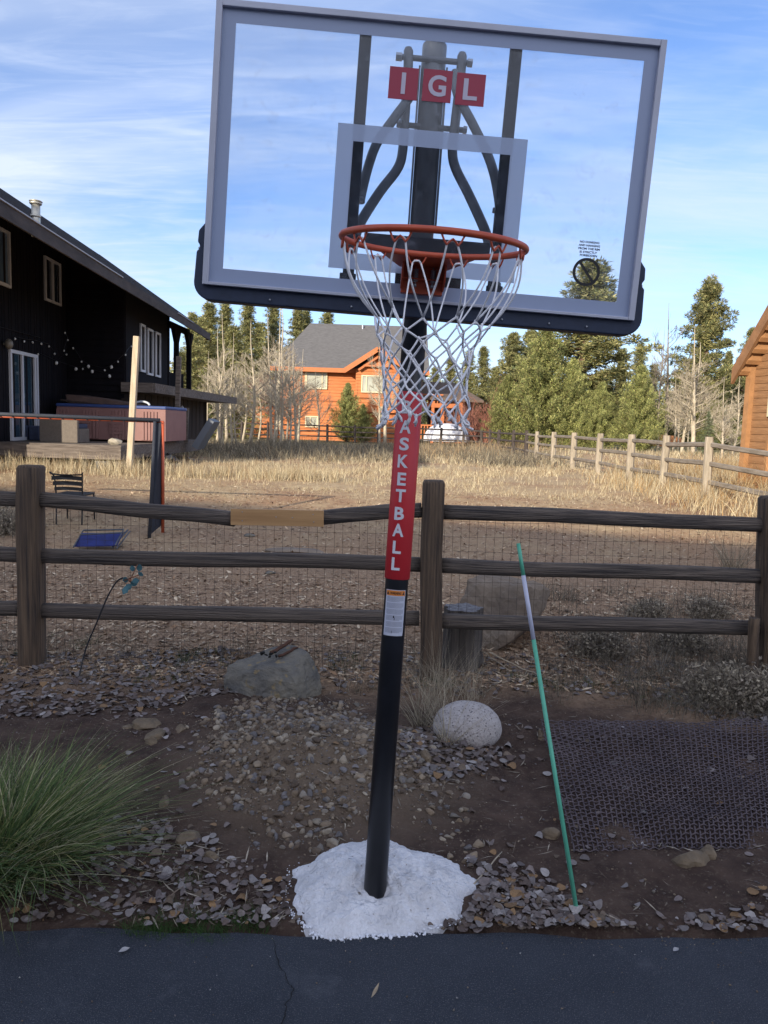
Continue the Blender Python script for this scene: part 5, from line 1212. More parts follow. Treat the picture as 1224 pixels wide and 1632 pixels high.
# leaning panel, junk pile, hanging discs
a = PY(307, 712, 23.8); b = PY(334, 668, 23.9); mb = MB(); mb.bar(a, b, .9, .06, up=(0, -.1, 1)); 
mb = MB(); dvec = (b-a).normalized(); nrm = Vector((-dvec.z, 0, dvec.x)); mb.hexa([a-nrm*.16, a+nrm*.04, a+nrm*.04+Vector((0, .9, 0)), a-nrm*.16+Vector((0, .9, 0)), b-nrm*.16, b+nrm*.04, b+nrm*.04+Vector((0, .9, 0)), b-nrm*.16+Vector((0, .9, 0))])
tag(part('leaning_panel', mb, mat('grey_panel', (.10, .115, .14), .6), origin=a), 'grey panel leaning diagonally against the brown lower wall', 'panel')
r_ = random.Random(4)
for i, (px, py, s, c_, lb, ct) in enumerate(((222, 722, .42, greyw, 'dark broken board propped right of the pale timber post', 'board'), (232, 728, .35, stump_m, 'grey tangled block of debris beside the deck corner', 'debris'), (262, 722, .3, bould, 'grey block lying in junk below the short grey post', 'block'), (282, 728, .34, fasc, 'whitish board end in junk right of the goal post', 'board'), (300, 738, .42, greyw, 'low grey crate near the foot of the leaning panel', 'crate'))):
    c = PY(px, py, 20.5+i*.6); mb = MB()
    for k in range(4): mb.box(c+Vector((r_.uniform(-.15, .15), r_.uniform(-.2, .2), r_.uniform(-.15, .05))), (s*r_.uniform(.5, 1.2), .3*r_.uniform(.4, 1), .08*r_.uniform(.6, 2)), Matrix.Rotation(r_.uniform(-.7, .7), 3, 'Y') @ Matrix.Rotation(r_.uniform(-1, 1), 3, 'Z'))
    tag(part({'board': 'broken_board', 'debris': 'debris_pile', 'block': 'grey_block', 'crate': 'crate'}[ct], mb, c_, origin=c), lb, ct)
mb = MB()
for k in range(7): p = PY(290+(k % 2)*1.4, 650+k*4.8, 24.1); mb.tube([p, p+Vector((0, .02, 0))], .05, 12)
mb.tube([PY(290.5, 646, 24.1), PY(290.5, 682, 24.1)], .006, 5); tag(part('disc_chime', mb, mat('tin', (.36, .36, .38), .35, metal=.7), origin=PY(290, 650, 24.1)), 'string of small silvery metal discs hanging beside the shorter grey post', 'ornament')
# string lights
sl = empty('string_lights', PY(100, 560, 21), 'string of small pale bulbs strung across the dark house wall', 'string lights')
bulbs = [(24, 540), (38.5, 544), (52, 545.5), (66, 548), (78, 552), (87, 564), (60.5, 564.5), (90, 578.5), (102, 559), (108, 542), (103.5, 530.5), (116.5, 555), (121, 588), (130, 576.5), (141, 584), (147, 592), (167, 590), (174.5, 599.5), (177.5, 585), (188, 576.5), (200, 565.5), (209.5, 552), (106, 565), (132, 588)]
bm_ = mat('frosted_bulb', (.60, .60, .58), .3)
def on_house(px, py): 
    if px < 106: y = Yat(XA, px, py)-.15
    elif px < 196: y = YJ-.2
    else: y = Yat(XB, px, py)-.3
    return PY(px, py, y)
for i, (px, py) in enumerate(bulbs):
    mb = MB(); mb.ball(on_house(px, py), .026 if i not in (7, 12, 14, 15, 17, 18) else .045, 8, (1, 1, 1.2)); part('bulb', mb, bm_, sl, True)
mb = MB()
for ln in ([0, 1, 2, 3, 4, 5], [6, 7, 22, 8, 9, 10], [11, 13, 14, 16, 18, 19, 20, 21], [7, 12, 23, 15, 17]):
    mb.tube([on_house(*bulbs[q])+Vector((0, 0, .06)) for q in ln], .006, 4)
mb.tube([on_house(0, 521), on_house(64, 538)], .008, 4); part('cable', mb, wrought, sl)
# ================================================================== UNSEEN HOUSE BEHIND THE CAMERA (added to cast the shade on the drive)
A_ = G(300, 806); B_ = G(1200, 878); Hn = 8.2
def ridge_pt(p): L = (Hn-p.z)/math.tan(SUN_EL); return Vector((p.x-SDX*L, p.y-SDY*L, Hn))
ra, rb = ridge_pt(A_), ridge_pt(B_); rd = (rb-ra).normalized(); r0 = ra-rd*9; r1 = rb+rd*16; pn = Vector((-rd.y, rd.x, 0))
if pn.y < 0: pn = -pn
nh = empty('added_shade_house', (r0+r1)/2-Vector((0, 0, Hn)), 'added unseen beige gabled house behind the viewpoint, throwing shade over the drive', 'house')
mb = MB(); w_ = 4.0; ze = 5.6; mb.prism([r0+pn*w_+Vector((0, 0, ze-Hn)), r0-Vector((0, 0, .12)), r0-pn*w_+Vector((0, 0, ze-Hn)), Vector((r0.x, r0.y, 0))-pn*w_, Vector((r0.x, r0.y, 0))+pn*w_], r1-r0); part('wall', mb, mat('bounce_beige', (.50, .42, .33), .8, .1, 1), nh)  # pale beige chosen to bounce light into the shaded yard
mb = MB()
for sg in (1, -1):
    e = pn*sg*(w_+.6)+Vector((0, 0, ze-.35-Hn)); mb.hexa([r0-rd*.5+e, r1+rd*.5+e, r1+rd*.5, r0-rd*.5, r0-rd*.5+e+Vector((0, 0, .15)), r1+rd*.5+e+Vector((0, 0, .15)), r1+rd*.5+Vector((0, 0, .15)), r0-rd*.5+Vector((0, 0, .15))])
part('roof', mb, shing, nh)
wl = (r1-r0).length
for k in range(6):
    for zz_ in (1.6, 4.2):
        c = r0+rd*(wl*(k+.5)/6)+pn*(w_+.03); c.z = zz_; Rz = Matrix.Rotation(math.atan2(rd.y, rd.x), 3, 'Z'); w = part('window', MB().box(c, (1.3, .10, 1.3), Rz), vinyl, nh)
        part('pane', MB().box(c+pn*.03, (1.14, .08, 1.14), Rz), wglass(), w)  # invented windows dressing the added shade house
# ================================================================== RIGHT HOUSE
logo = mat('orange_log_siding', (0.20, 0.100, 0.045), .75, .3, 3, (1, 1, 6), bump=.3, col2=(0.28, 0.145, 0.065)); logt = mat('honey_trim', (0.31, 0.155, 0.065), .7, .2, 4)
rc = Vector((8.42, 18.0, 0)); av = Vector((.2, -.98, 0)).normalized(); nvv = Vector((-.98, -.2, 0)).normalized(); zt_w = PY(1190, 590, 18).z; S_ = 1.22; AP = 4.2
rh = empty('log_house', (rc.x, rc.y, .7), 'honey brown log sided house with steep gable at the right edge', 'house')
mb = MB(); z = .3
while z < zt_w+S_*AP:
    t0 = max(0, (z-zt_w)/S_); t1_ = 2*AP-t0; h = .165
    if t1_-t0 < .1: break
    P0 = rc+av*t0; P1_ = rc+av*t1_
    n = 5; pr = [(0, 0), (.020, .006), (.028, h*.4), (.024, h-.012), (0, h)]
    mb.add([P0+nvv*o+Vector((0, 0, z+q)) for o, q in pr]+[P1_+nvv*o+Vector((0, 0, z+q)) for o, q in pr], [(i, i+1, n+i+1, n+i) for i in range(n-1)]+[(0, 4, 9, 5)]+[tuple(range(5)), tuple(range(5, 10))]); z += h
mb.prism([rc-nvv*.02+Vector((0, 0, .3)), rc+Vector((0, 0, zt_w))-nvv*.02, rc+av*AP-nvv*.02+Vector((0, 0, zt_w+S_*AP)), rc+av*2*AP-nvv*.02+Vector((0, 0, zt_w)), rc+av*2*AP-nvv*.02+Vector((0, 0, .3))], -nvv*6); part('wall', mb, logo, rh)
mb = MB(); mb.box(rc+nvv*.06+Vector((0, 0, (zt_w+.3)/2+.1)), (.16, .16, zt_w-.2), Matrix.Rotation(math.atan2(av.y, av.x), 3, 'Z')); q = rc+av*.82; mb.box(q+nvv*.09+Vector((0, 0, 1.1)), (.10, .10, 1.3)); part('corner_post', mb, logt, rh)
ov = 1.0; ovs = .40
def RPt(t, o, dz=0): return rc+av*t+nvv*o+Vector((0, 0, zt_w+S_*t+dz))
mb = MB(); o0, o1 = ovs+.02, -6.2
for sg in (0, 1):
    f = (lambda t, o, dz=0: RPt(t, o, dz)) if sg == 0 else (lambda t, o, dz=0: rc+av*(2*AP-t)+nvv*o+Vector((0, 0, zt_w+S_*t+dz)))
    mb.hexa([f(-.16, o0, .10), f(AP, o0, .10), f(AP, o1, .10), f(-.16, o1, .10), f(-.16, o0, .24), f(AP, o0, .24), f(AP, o1, .24), f(-.16, o1, .24)])
rr2 = part('roof', mb, mat('brown_shingles', (.075, .050, .038), .9, .3, 6), rh)
mb = MB(); mb.hexa([RPt(-.18, ovs-.03, -.10), RPt(AP, ovs-.03, -.10), RPt(AP, ovs+.05, -.10), RPt(-.18, ovs+.05, -.10), RPt(-.18, ovs-.03, .26), RPt(AP, ovs-.03, .26), RPt(AP, ovs+.05, .26), RPt(-.18, ovs+.05, .26)]); part('barge_board', mb, mat('brown_barge', (.20, .10, .045), .7, .2, 4), rr2)
mb = MB(); mb.hexa([RPt(-.16, -.1, .06), RPt(AP, -.1, .06), RPt(AP, ovs-.03, .06), RPt(-.16, ovs-.03, .06), RPt(-.16, -.1, .09), RPt(AP, -.1, .09), RPt(AP, ovs-.03, .09), RPt(-.16, ovs-.03, .09)]); part('soffit', mb, logt, rr2)
t = .0; 
while t < AP-.2:
    mb = MB(); mb.hexa([RPt(t, 0, -.12), RPt(t+.07, 0, -.12+.0), RPt(t+.07, ovs-.03, -.12), RPt(t, ovs-.03, -.12), RPt(t, 0, .06), RPt(t+.07, 0, .06), RPt(t+.07, ovs-.03, .06), RPt(t, ovs-.03, .06)]); part('lookout', mb, logt, rr2); t += .19
    if t > 2.2: break
w0, w1 = .68, 1.9; zw0, zw1 = PY(1217, 664, 17.4).z, PY(1217, 603, 17.4).z
mb = MB(); R_ = lambda t, z, o: rc+av*t+nvv*o+Vector((0, 0, z))
for (a, b, c, d_) in ((w0, w0+.07, zw0, zw1), (w1-.07, w1, zw0, zw1), (w0+.07, w1-.07, zw0, zw0+.07), (w0+.07, w1-.07, zw1-.07, zw1)): mb.hexa([R_(a, c, .03), R_(b, c, .03), R_(b, c, .10), R_(a, c, .10), R_(a, d_, .03), R_(b, d_, .03), R_(b, d_, .10), R_(a, d_, .10)])
wn = part('window', mb, mat('cream_frame', (.50, .45, .30), .6), rh)
mb = MB(); mb.hexa([R_(w0+.05, zw0+.05, .05), R_(w1-.05, zw0+.05, .05), R_(w1-.05, zw0+.05, .07), R_(w0+.05, zw0+.05, .07), R_(w0+.05, zw1-.05, .05), R_(w1-.05, zw1-.05, .05), R_(w1-.05, zw1-.05, .07), R_(w0+.05, zw1-.05, .07)]); part('pane', mb, wglass('green_glass', (.10, .12, .10)), wn)
# ================================================================== FENCES IN THE FIELD
fpale = wood('silvery_fence_wood', (0.20, 0.165, 0.12), (0.38, 0.32, 0.25), (2.5, 2.5, .3), 7); fpr = wood('silvery_rail_wood', (0.14, 0.115, 0.09), (0.26, 0.22, 0.18), (1, .4, 2), 7); fdk = wood('shade_dark_fence_wood', (0.030, 0.022, 0.020), (0.070, 0.052, 0.045), (2, 2, .5), 7)  # dark wood of the far fences has the left house's shade in its colour
def rail_run(fence_, P, hh_, mat_p, mat_r, rails_=(.36, .74, 1.10), pw=.19, rw=.06, rh_=.11, tops=None):
    for i, (x, y) in enumerate(P):
        z = Z(x, y); top = z+hh_ if tops is None else tops[i]; mb = MB(); wobbly_bar(mb, (x, y, z-.1), (x+random.uniform(-.03, .03), y, top), pw*random.uniform(.85, 1.1), pw*.9, (0, 1, 0), x*3+y, 5, .006, 8, .1); part('post', mb, mat_p, fence_, False)
        if i < len(P)-1:
            x2, y2 = P[i+1]; z2 = Z(x2, y2)
            for q in rails_:
                mb = MB(); wobbly_bar(mb, (x, y, z+q*hh_/1.28+random.uniform(-.03, .03)), (x2, y2, z2+q*hh_/1.28+random.uniform(-.03, .03)), rw, rh_, (0, 0, 1), y*2+q*9, 6, .008, 6); part('rail', mb, mat_r, fence_, False)
def colpts(L):
    return [(PY(px, 690, Yq).x, Yq) for px, Yq in L]
R1 = colpts([(1270, 12.6), (1133, 15.4), (1062, 17.9), (1008, 20.4), (957, 23.5), (916, 26.5), (884, 29.6), (857, 32.9)])
f2 = empty('rail_fence', (R1[1][0], R1[1][1], .45), 'sunlit silvery split rail fence running back along the right side of the field', 'fence')
rail_run(f2, R1, 1.25, fpale, fpr)
R2 = colpts([(857, 32.9), (840, 35.5), (819, 39.2), (795, 44), (781, 48), (768, 53)])
f3 = empty('rail_fence', (R2[3][0], R2[3][1], .45), 'short shade-darkened fence section between the silvery fence and the field corner', 'fence')
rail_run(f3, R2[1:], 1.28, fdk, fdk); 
mb = MB()
for q in (.36, .74, 1.10): wobbly_bar(mb, (R2[0][0], R2[0][1], .45+q*.98), (R2[1][0], R2[1][1], .45+q*1.0), .06, .11, (0, 0, 1), q*7, 6, .008, 6)
part('rail', mb, fpr, f2)
R3 = colpts([(768, 53.2), (739, 54), (703, 54.3), (652, 54.6), (603, 54.8), (566, 55), (522, 55), (474, 55), (427, 55), (385, 55), (352, 55), (325, 55)])
f4 = empty('rail_fence', (R3[7][0], 55, .45), 'far shade-darkened rail fence crossing behind the field in front of the orange house', 'fence')
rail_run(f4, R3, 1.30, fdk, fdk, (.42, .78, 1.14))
# ================================================================== ORANGE HOUSE
os_ = mat('orange_stained_logs', (0.38, 0.115, 0.032), .75, .25, 1.2, (1, 1, 7), bump=.15, col2=(0.48, 0.165, 0.05)); og_roof = mat('grey_shingles', (0.105, 0.100, 0.100), .9, .2, 3, (1, 1, 5), bump=.3); otrim = mat('orange_trim', (0.42, 0.13, 0.04), .7, .1, 3); cream = mat('cream_trim', (.55, .46, .30), .6)
HY = 62.0; oh = empty('orange_house', (PY(520, 700, HY).x, HY, .45), 'large orange log sided house with grey roof beyond the far fence', 'house')
def HX(px, Yq=HY): return PY(px, 640, Yq).x
def HZ(px, py, Yq=HY): return PY(px, py, Yq).z
def logwall(mb, x0, x1, z0, z1, Yq, depth=.3, course=.24, topfn=None):
    z = z0
    while z < z1-.01:
        h = min(course, z1-z); a, b = (x0, x1) if topfn is None else topfn(z+h*.5)
        if b-a > .05: mb.hexa([(a, Yq, z), (b, Yq, z), (b, Yq+depth, z), (a, Yq+depth, z), (a, Yq+.05, z+h), (b, Yq+.05, z+h), (b, Yq+depth, z+h), (a, Yq+depth, z+h)])
        z += course
def win_front(x0, x1, z0, z1, Yq, parent, splits=(), t=.10, fm=None, gl=None):
    mb = MB(); fm = fm or cream
    for a in ((x0, x0+t, z0, z1), (x1-t, x1, z0, z1), (x0+t, x1-t, z0, z0+t), (x0+t, x1-t, z1-t, z1)): mb.box(((a[0]+a[1])/2, Yq-.05, (a[2]+a[3])/2), (a[1]-a[0], .12, a[3]-a[2]))
    for s in splits: mb.box((x0+(x1-x0)*s, Yq-.05, (z0+z1)/2), (t*.8, .12, z1-z0-2*t))
    w = part('window', mb, fm, parent); mb = MB(); mb.box(((x0+x1)/2, Yq-.02, (z0+z1)/2), (x1-x0-t, .06, z1-z0-t)); part('pane', mb, gl or mat('blind_glass', (.34, .34, .28), .25, .2, 1.2, coat=.3), w); return w
hx0, hx1 = HX(446), HX(668); ez = HZ(500, 590); mb = MB(); logwall(mb, hx0, hx1, .4, ez+.6, HY); mb.box(((hx0+hx1)/2, HY+5.2, (ez+.4)/2), (hx1-hx0-.02, 9.6, ez-.4+.9)); 
part('wall', mb, os_, oh)
# left wing set back
mb = MB(); lx0 = HX(372, 66); logwall(mb, lx0, HX(446, 66), .4, HZ(400, 640, 66), 66); mb.box(((lx0+hx0)/2, 70, 2), (hx0-lx0, 7.4, 3)); part('side_wing', mb, os_, oh)
mb = MB(); zq = HZ(400, 640, 66); mb.hexa([(lx0-.6, 65.2, zq-.1), (hx0, 65.2, zq-.1), (hx0, 70, zq+2.3), (lx0-.6, 70, zq+2.3), (lx0-.6, 65.2, zq+.12), (hx0, 65.2, zq+.12), (hx0, 70, zq+2.55), (lx0-.6, 70, zq+2.55)]); part('side_roof', mb, mat('red_brown_roof', (.13, .065, .045), .9, .2, 2), oh)
# main roof: eave, ridge, hipped left end
rz = HZ(560, 521, HY+5); rl = HX(492, HY+5); rrx = HX(676, HY+5)
mb = MB(); EL, ER = Vector((hx0-.7, HY-.7, ez-.05)), Vector((hx1+.7, HY-.7, ez-.05)); RL, RR_ = Vector((rl, HY+5, rz)), Vector((rrx, HY+5, rz)); BL_, BR_ = Vector((hx0-.7, HY+10.7, ez)), Vector((hx1+.7, HY+10.7, ez)); dz_ = Vector((0, 0, .2))
mb.add([EL, ER, RR_, RL, BL_, BR_, EL+dz_, ER+dz_, RR_+dz_, RL+dz_, BL_+dz_, BR_+dz_], [(6, 7, 8, 9), (9, 8, 11, 10), (6, 9, 10), (7, 11, 8), (0, 1, 7, 6), (0, 6, 10, 4), (4, 10, 11, 5), (1, 5, 11, 7), (0, 4, 5, 1)]); orf = part('roof', mb, og_roof, oh)
mb = MB(); mb.box(((EL.x+ER.x)/2, HY-.74, ez-.0), (ER.x-EL.x, .08, .34)); part('fascia', mb, otrim, orf)
mb = MB(); vp = PY(578, 527, HY+4.5); mb.tube([vp-Vector((0, 0, .2)), vp+Vector((0, 0, .45))], .08, 8); mb.tube([PY(578, 524, HY+4.5), PY(578, 518, HY+4.5)], .03, 6); part('roof_vent', mb, bolt_m, orf)
# gable bay
gx0, gx1, gA = HX(566, 60.6), HX(636, 60.6), HX(600, 60.6); gz = HZ(570, 590, 60.6); gp = HZ(600, 573, 60.6); 
mb = MB(); logwall(mb, gx0, gx1, .4, gz, 60.6, 1.6)
mb.prism([(gx0, 60.65, gz), ((gx0+gx1)/2, 60.65, gp+.5), (gx1, 60.65, gz)], (0, 2, 0)); part('bay_wall', mb, os_, oh)
mb = MB(); c0 = Vector(((gx0+gx1)/2, 60.0, gp+.75))
for sg in (-1, 1):
    e = Vector(((gx0+gx1)/2+sg*((gx1-gx0)/2+.9), 60.0, gz-.15)); mb.hexa([e, c0, c0+Vector((0, 4, 0)), e+Vector((0, 4, 0)), e+dz_, c0+dz_, c0+dz_+Vector((0, 4, 0)), e+dz_+Vector((0, 4, 0))])
br = part('bay_roof', mb, og_roof, oh)
mb = MB()
for sg in (-1, 1):
    e = Vector(((gx0+gx1)/2+sg*((gx1-gx0)/2+.9), 59.97, gz-.12)); mb.bar(e, c0+Vector((0, -.03, .02)), .08, .36); e2 = Vector(((gx0+gx1)/2+sg*((gx1-gx0)/2-.2), 60.3, gz)); mb.bar(e2, Vector((c0.x, 60.3, gp+.2)), .06, .16)
mb.bar((gx0+.6, 60.3, gz+.35), (gx1-.6, 60.3, gz+.35), .12, .14); part('barge_boards', mb, otrim, br)
win_front(HX(485), HX(521), HZ(500, 620), HZ(500, 592), HY, oh, (.08, .78))
win_front(HX(575, 60.6), HX(613, 60.6), HZ(590, 626, 60.6), HZ(590, 598, 60.6), 60.6, oh, (.22,))
win_front(HX(487), HX(508), HZ(500, 681), HZ(500, 663), HY, oh, (.4,)); win_front(HX(604, 60.6), HX(614, 60.6), HZ(608, 672, 60.6), HZ(608, 648, 60.6), 60.6, oh)
mb = MB(); zz0 = HZ(590, 632, 60.6); mb.box(((gx0+gx1)/2, 60.5, zz0), (gx1-gx0, .15, .22)); mb.box(((HX(446)+gx0)/2, HY-.04, zz0-.3), (gx0-HX(446), .1, .18)); zt0 = HZ(590, 656, 60.6); mb.box(((gx0+gx1)/2, 60.4, zt0), (gx1-gx0, .35, .12)); part('belt_trim', mb, otrim, oh)
# right wing with brown roof, balcony rail and posts
W2 = 64.0; wx0, wx1 = HX(660, W2), HX(770, W2); wz = HZ(700, 633, W2); wt = HZ(700, 609, W2+4); br_roof = mat('brown_roof', (.115, .080, .062), .9, .2, 3)
pw_ = empty('brown_roof_house', ((wx0+wx1)/2, W2, .45), 'low brown roofed house with orange porch posts right of the red pole wrap', 'house')
mb = MB(); mb.box(((wx0+wx1)/2+.5, W2+4.5, (wz+.4)/2), (wx1-wx0-2, 5, wz-.4)); part('wall', mb, mat('dark_orange_wall', (.16, .060, .028), .8, .3, 2), pw_)
mb = MB(); e0, e1 = Vector((wx0-.5, W2-.3, wz)), Vector((wx1, W2-.3, wz-.15)); t0_, t1_ = Vector((wx0, W2+4, wt)), Vector((wx1-2.2, W2+4, wt)); mb.add([e0, e1, t1_, t0_, e0-dz_, e1-dz_, t1_-dz_, t0_-dz_, Vector((wx1, W2+8, wz)), Vector((wx0, W2+8, wz))], [(0, 1, 2, 3), (4, 7, 6, 5), (0, 4, 5, 1), (1, 8, 2), (3, 2, 8, 9), (0, 3, 9)]); part('roof', mb, br_roof, pw_)
mb = MB()
for px in (668, 690, 706, 735): x = HX(px, W2); mb.box((x, W2+.1, (wz+.4)/2), (.28, .28, wz-.4))
mb.box(((wx0+wx1)/2-1, W2+.05, HZ(690, 646, W2)), (wx1-wx0-2, .25, .35)); part('porch_frame', mb, otrim, pw_)
mb = MB(); za, zb3 = HZ(690, 643, W2), HZ(690, 629, W2); x = wx0
while x < HX(706, W2): mb.box((x, W2-.05, (za+zb3)/2), (.09, .06, zb3-za)); x += .24
mb.box(((wx0+HX(706, W2))/2, W2-.05, zb3), (HX(706, W2)-wx0, .1, .10)); part('balcony_railing', mb, otrim, pw_); mb = MB()
za, zb3 = HZ(690, 700, 60), HZ(690, 678, 60); x = HX(668, 60)
while x < HX(700, 60): mb.box((x, 60, (za+zb3)/2), (.09, .06, zb3-za)); x += .24
mb.box(((HX(668, 60)+HX(700, 60))/2, 60, zb3), (HX(700, 60)-HX(668, 60), .1, .10)); part('railing', mb, otrim, pw_)
# white canopy tent
tc_ = PY(712, 690, 58); mb = MB(); k = 10; vs = []
for i in range(7):
    t = i/6; r = 1.75*math.cos(t*math.pi/2)**.8; z = .45+.3+1.35*math.sin(t*math.pi/2)
    for j in range(k): vs.append((tc_.x+r*math.cos(2*math.pi*j/k), 58+r*math.sin(2*math.pi*j/k), z-.0))
mb.add(vs, [(i*k+j, i*k+(j+1) % k, (i+1)*k+(j+1) % k, (i+1)*k+j) for i in range(6) for j in range(k)]); tag(part('white_canopy', mb, mat('white_cloth', (.62, .62, .66), .8), origin=(tc_.x, 58, .45)), 'white domed canopy behind the far fence right of the red pole wrap', 'canopy')
# far red house at right
D = 95.0; rx0, rx1 = HX(1125, D), HX(1230, D); dh = empty('far_red_house', ((rx0+rx1)/2, D, .5), 'distant red brown house with cream gable behind bare trees at right', 'house')
zE = HZ(1160, 622, D); mb = MB(); mb.box(((rx0+rx1)/2, D+4, (zE+.5)/2), (rx1-rx0, 8, zE-.5)); part('wall', mb, mat('brick_red_wall', (.16, .075, .055), .8, .2, 1), dh)
mb = MB(); zr = HZ(1150, 606, D); mb.hexa([(rx0-.6, D-.8, zE), (rx1, D-.8, zE), (rx1, D+4, zr), (rx0+1.5, D+4, zr), (rx0-.6, D-.8, zE+.2), (rx1, D-.8, zE+.2), (rx1, D+4, zr+.3), (rx0+1.5, D+4, zr+.3)]); part('roof', mb, mat('dull_red_roof', (.14, .075, .065), .9, .2, 1), dh)
g0, g1_ = HX(1148, D-1), HX(1176, D-1); mb = MB(); mb.prism([(g0, D-1, zE-1.6), (g0, D-1, zE-.2), ((g0+g1_)/2, D-1, zE+.6), (g1_, D-1, zE-.2), (g1_, D-1, zE-1.6)], (0, 1, 0)); part('gable', mb, cream, dh)
mb = MB(); 
win_front(HX(1156, D-1), HX(1173, D-1), HZ(1160, 640, D-1), HZ(1160, 631, D-1), D-1, dh, (.33, .66), .12)
# ================================================================== TREES
bark_br = mat('pine_bark', (0.10, 0.060, 0.040), .95, .4, 4, (1, 1, .3), bump=.5); bark_w = mat('aspen_bark', (0.50, 0.43, 0.32), .85, .3, 5, (1, 1, .6), col2=(0.24, 0.195, 0.14)); bark_g = mat('grey_bark', (0.20, 0.165, 0.13), .9, .3, 6); bark_r = mat('red_twigs', (0.24, 0.095, 0.065), .8, .3, 6)
def fol(name, c, c2): return leafy(mat(name, c, .75, .2, .9, col2=c2, attr=True, spec=.2, objrand=.12), .22)
fmat = leafy(mat('needles', (.1, .1, .05), .75, .25, 1.1, attr=True, spec=.2, objrand=.14), .25)
pinepal = [(0.28, 0.27, 0.105), (0.36, 0.335, 0.135), (0.19, 0.20, 0.085), (0.46, 0.41, 0.19), (0.12, 0.145, 0.07)]
junpal = [(0.28, 0.295, 0.095), (0.36, 0.365, 0.125), (0.19, 0.21, 0.075), (0.47, 0.44, 0.18), (0.11, 0.14, 0.055)]
sprpal = [(0.17, 0.20, 0.11), (0.22, 0.25, 0.14), (0.11, 0.14, 0.08)]
def tuftquads(C_, per, rad_, ln, wd, pal, upbias=.5, zs=.7):
    """many short needle sprays spread through soft clumps"""
    n = len(C_)*per; base = np.repeat(C_, per, 0); R_ = np.repeat(np.broadcast_to(rad_, len(C_)), per)
    o = rng.normal(0, 1, (n, 3)); o /= np.linalg.norm(o, axis=1)[:, None]; o *= (rng.random(n)**.45*R_)[:, None]; o[:, 2] *= zs
    P = base+o; d = o/np.maximum(1e-6, np.linalg.norm(o, axis=1))[:, None]+rng.normal(0, .45, (n, 3)); d[:, 2] += upbias; d /= np.linalg.norm(d, axis=1)[:, None]
    s = np.cross(d, rng.normal(0, 1, (n, 3))); s /= np.linalg.norm(s, axis=1)[:, None]
    L = (ln*(.6+.8*rng.random(n)))[:, None]; w_ = (wd*(.6+.8*rng.random(n)))[:, None]
    V = np.stack([P-s*w_*.35, P+d*L*.5-s*w_*.6+0*s, P+d*L, P+d*L*.5+s*w_*.6], 1)
    # whole clumps differ a little, so light and dark masses read
    cc = np.repeat(.55+.85*rng.random((len(C_), 1)), per, 0)*pick(pal, n)
    return V.reshape(-1, 3), np.arange(n*4).reshape(n, 4), np.repeat(cc, 4, 0)
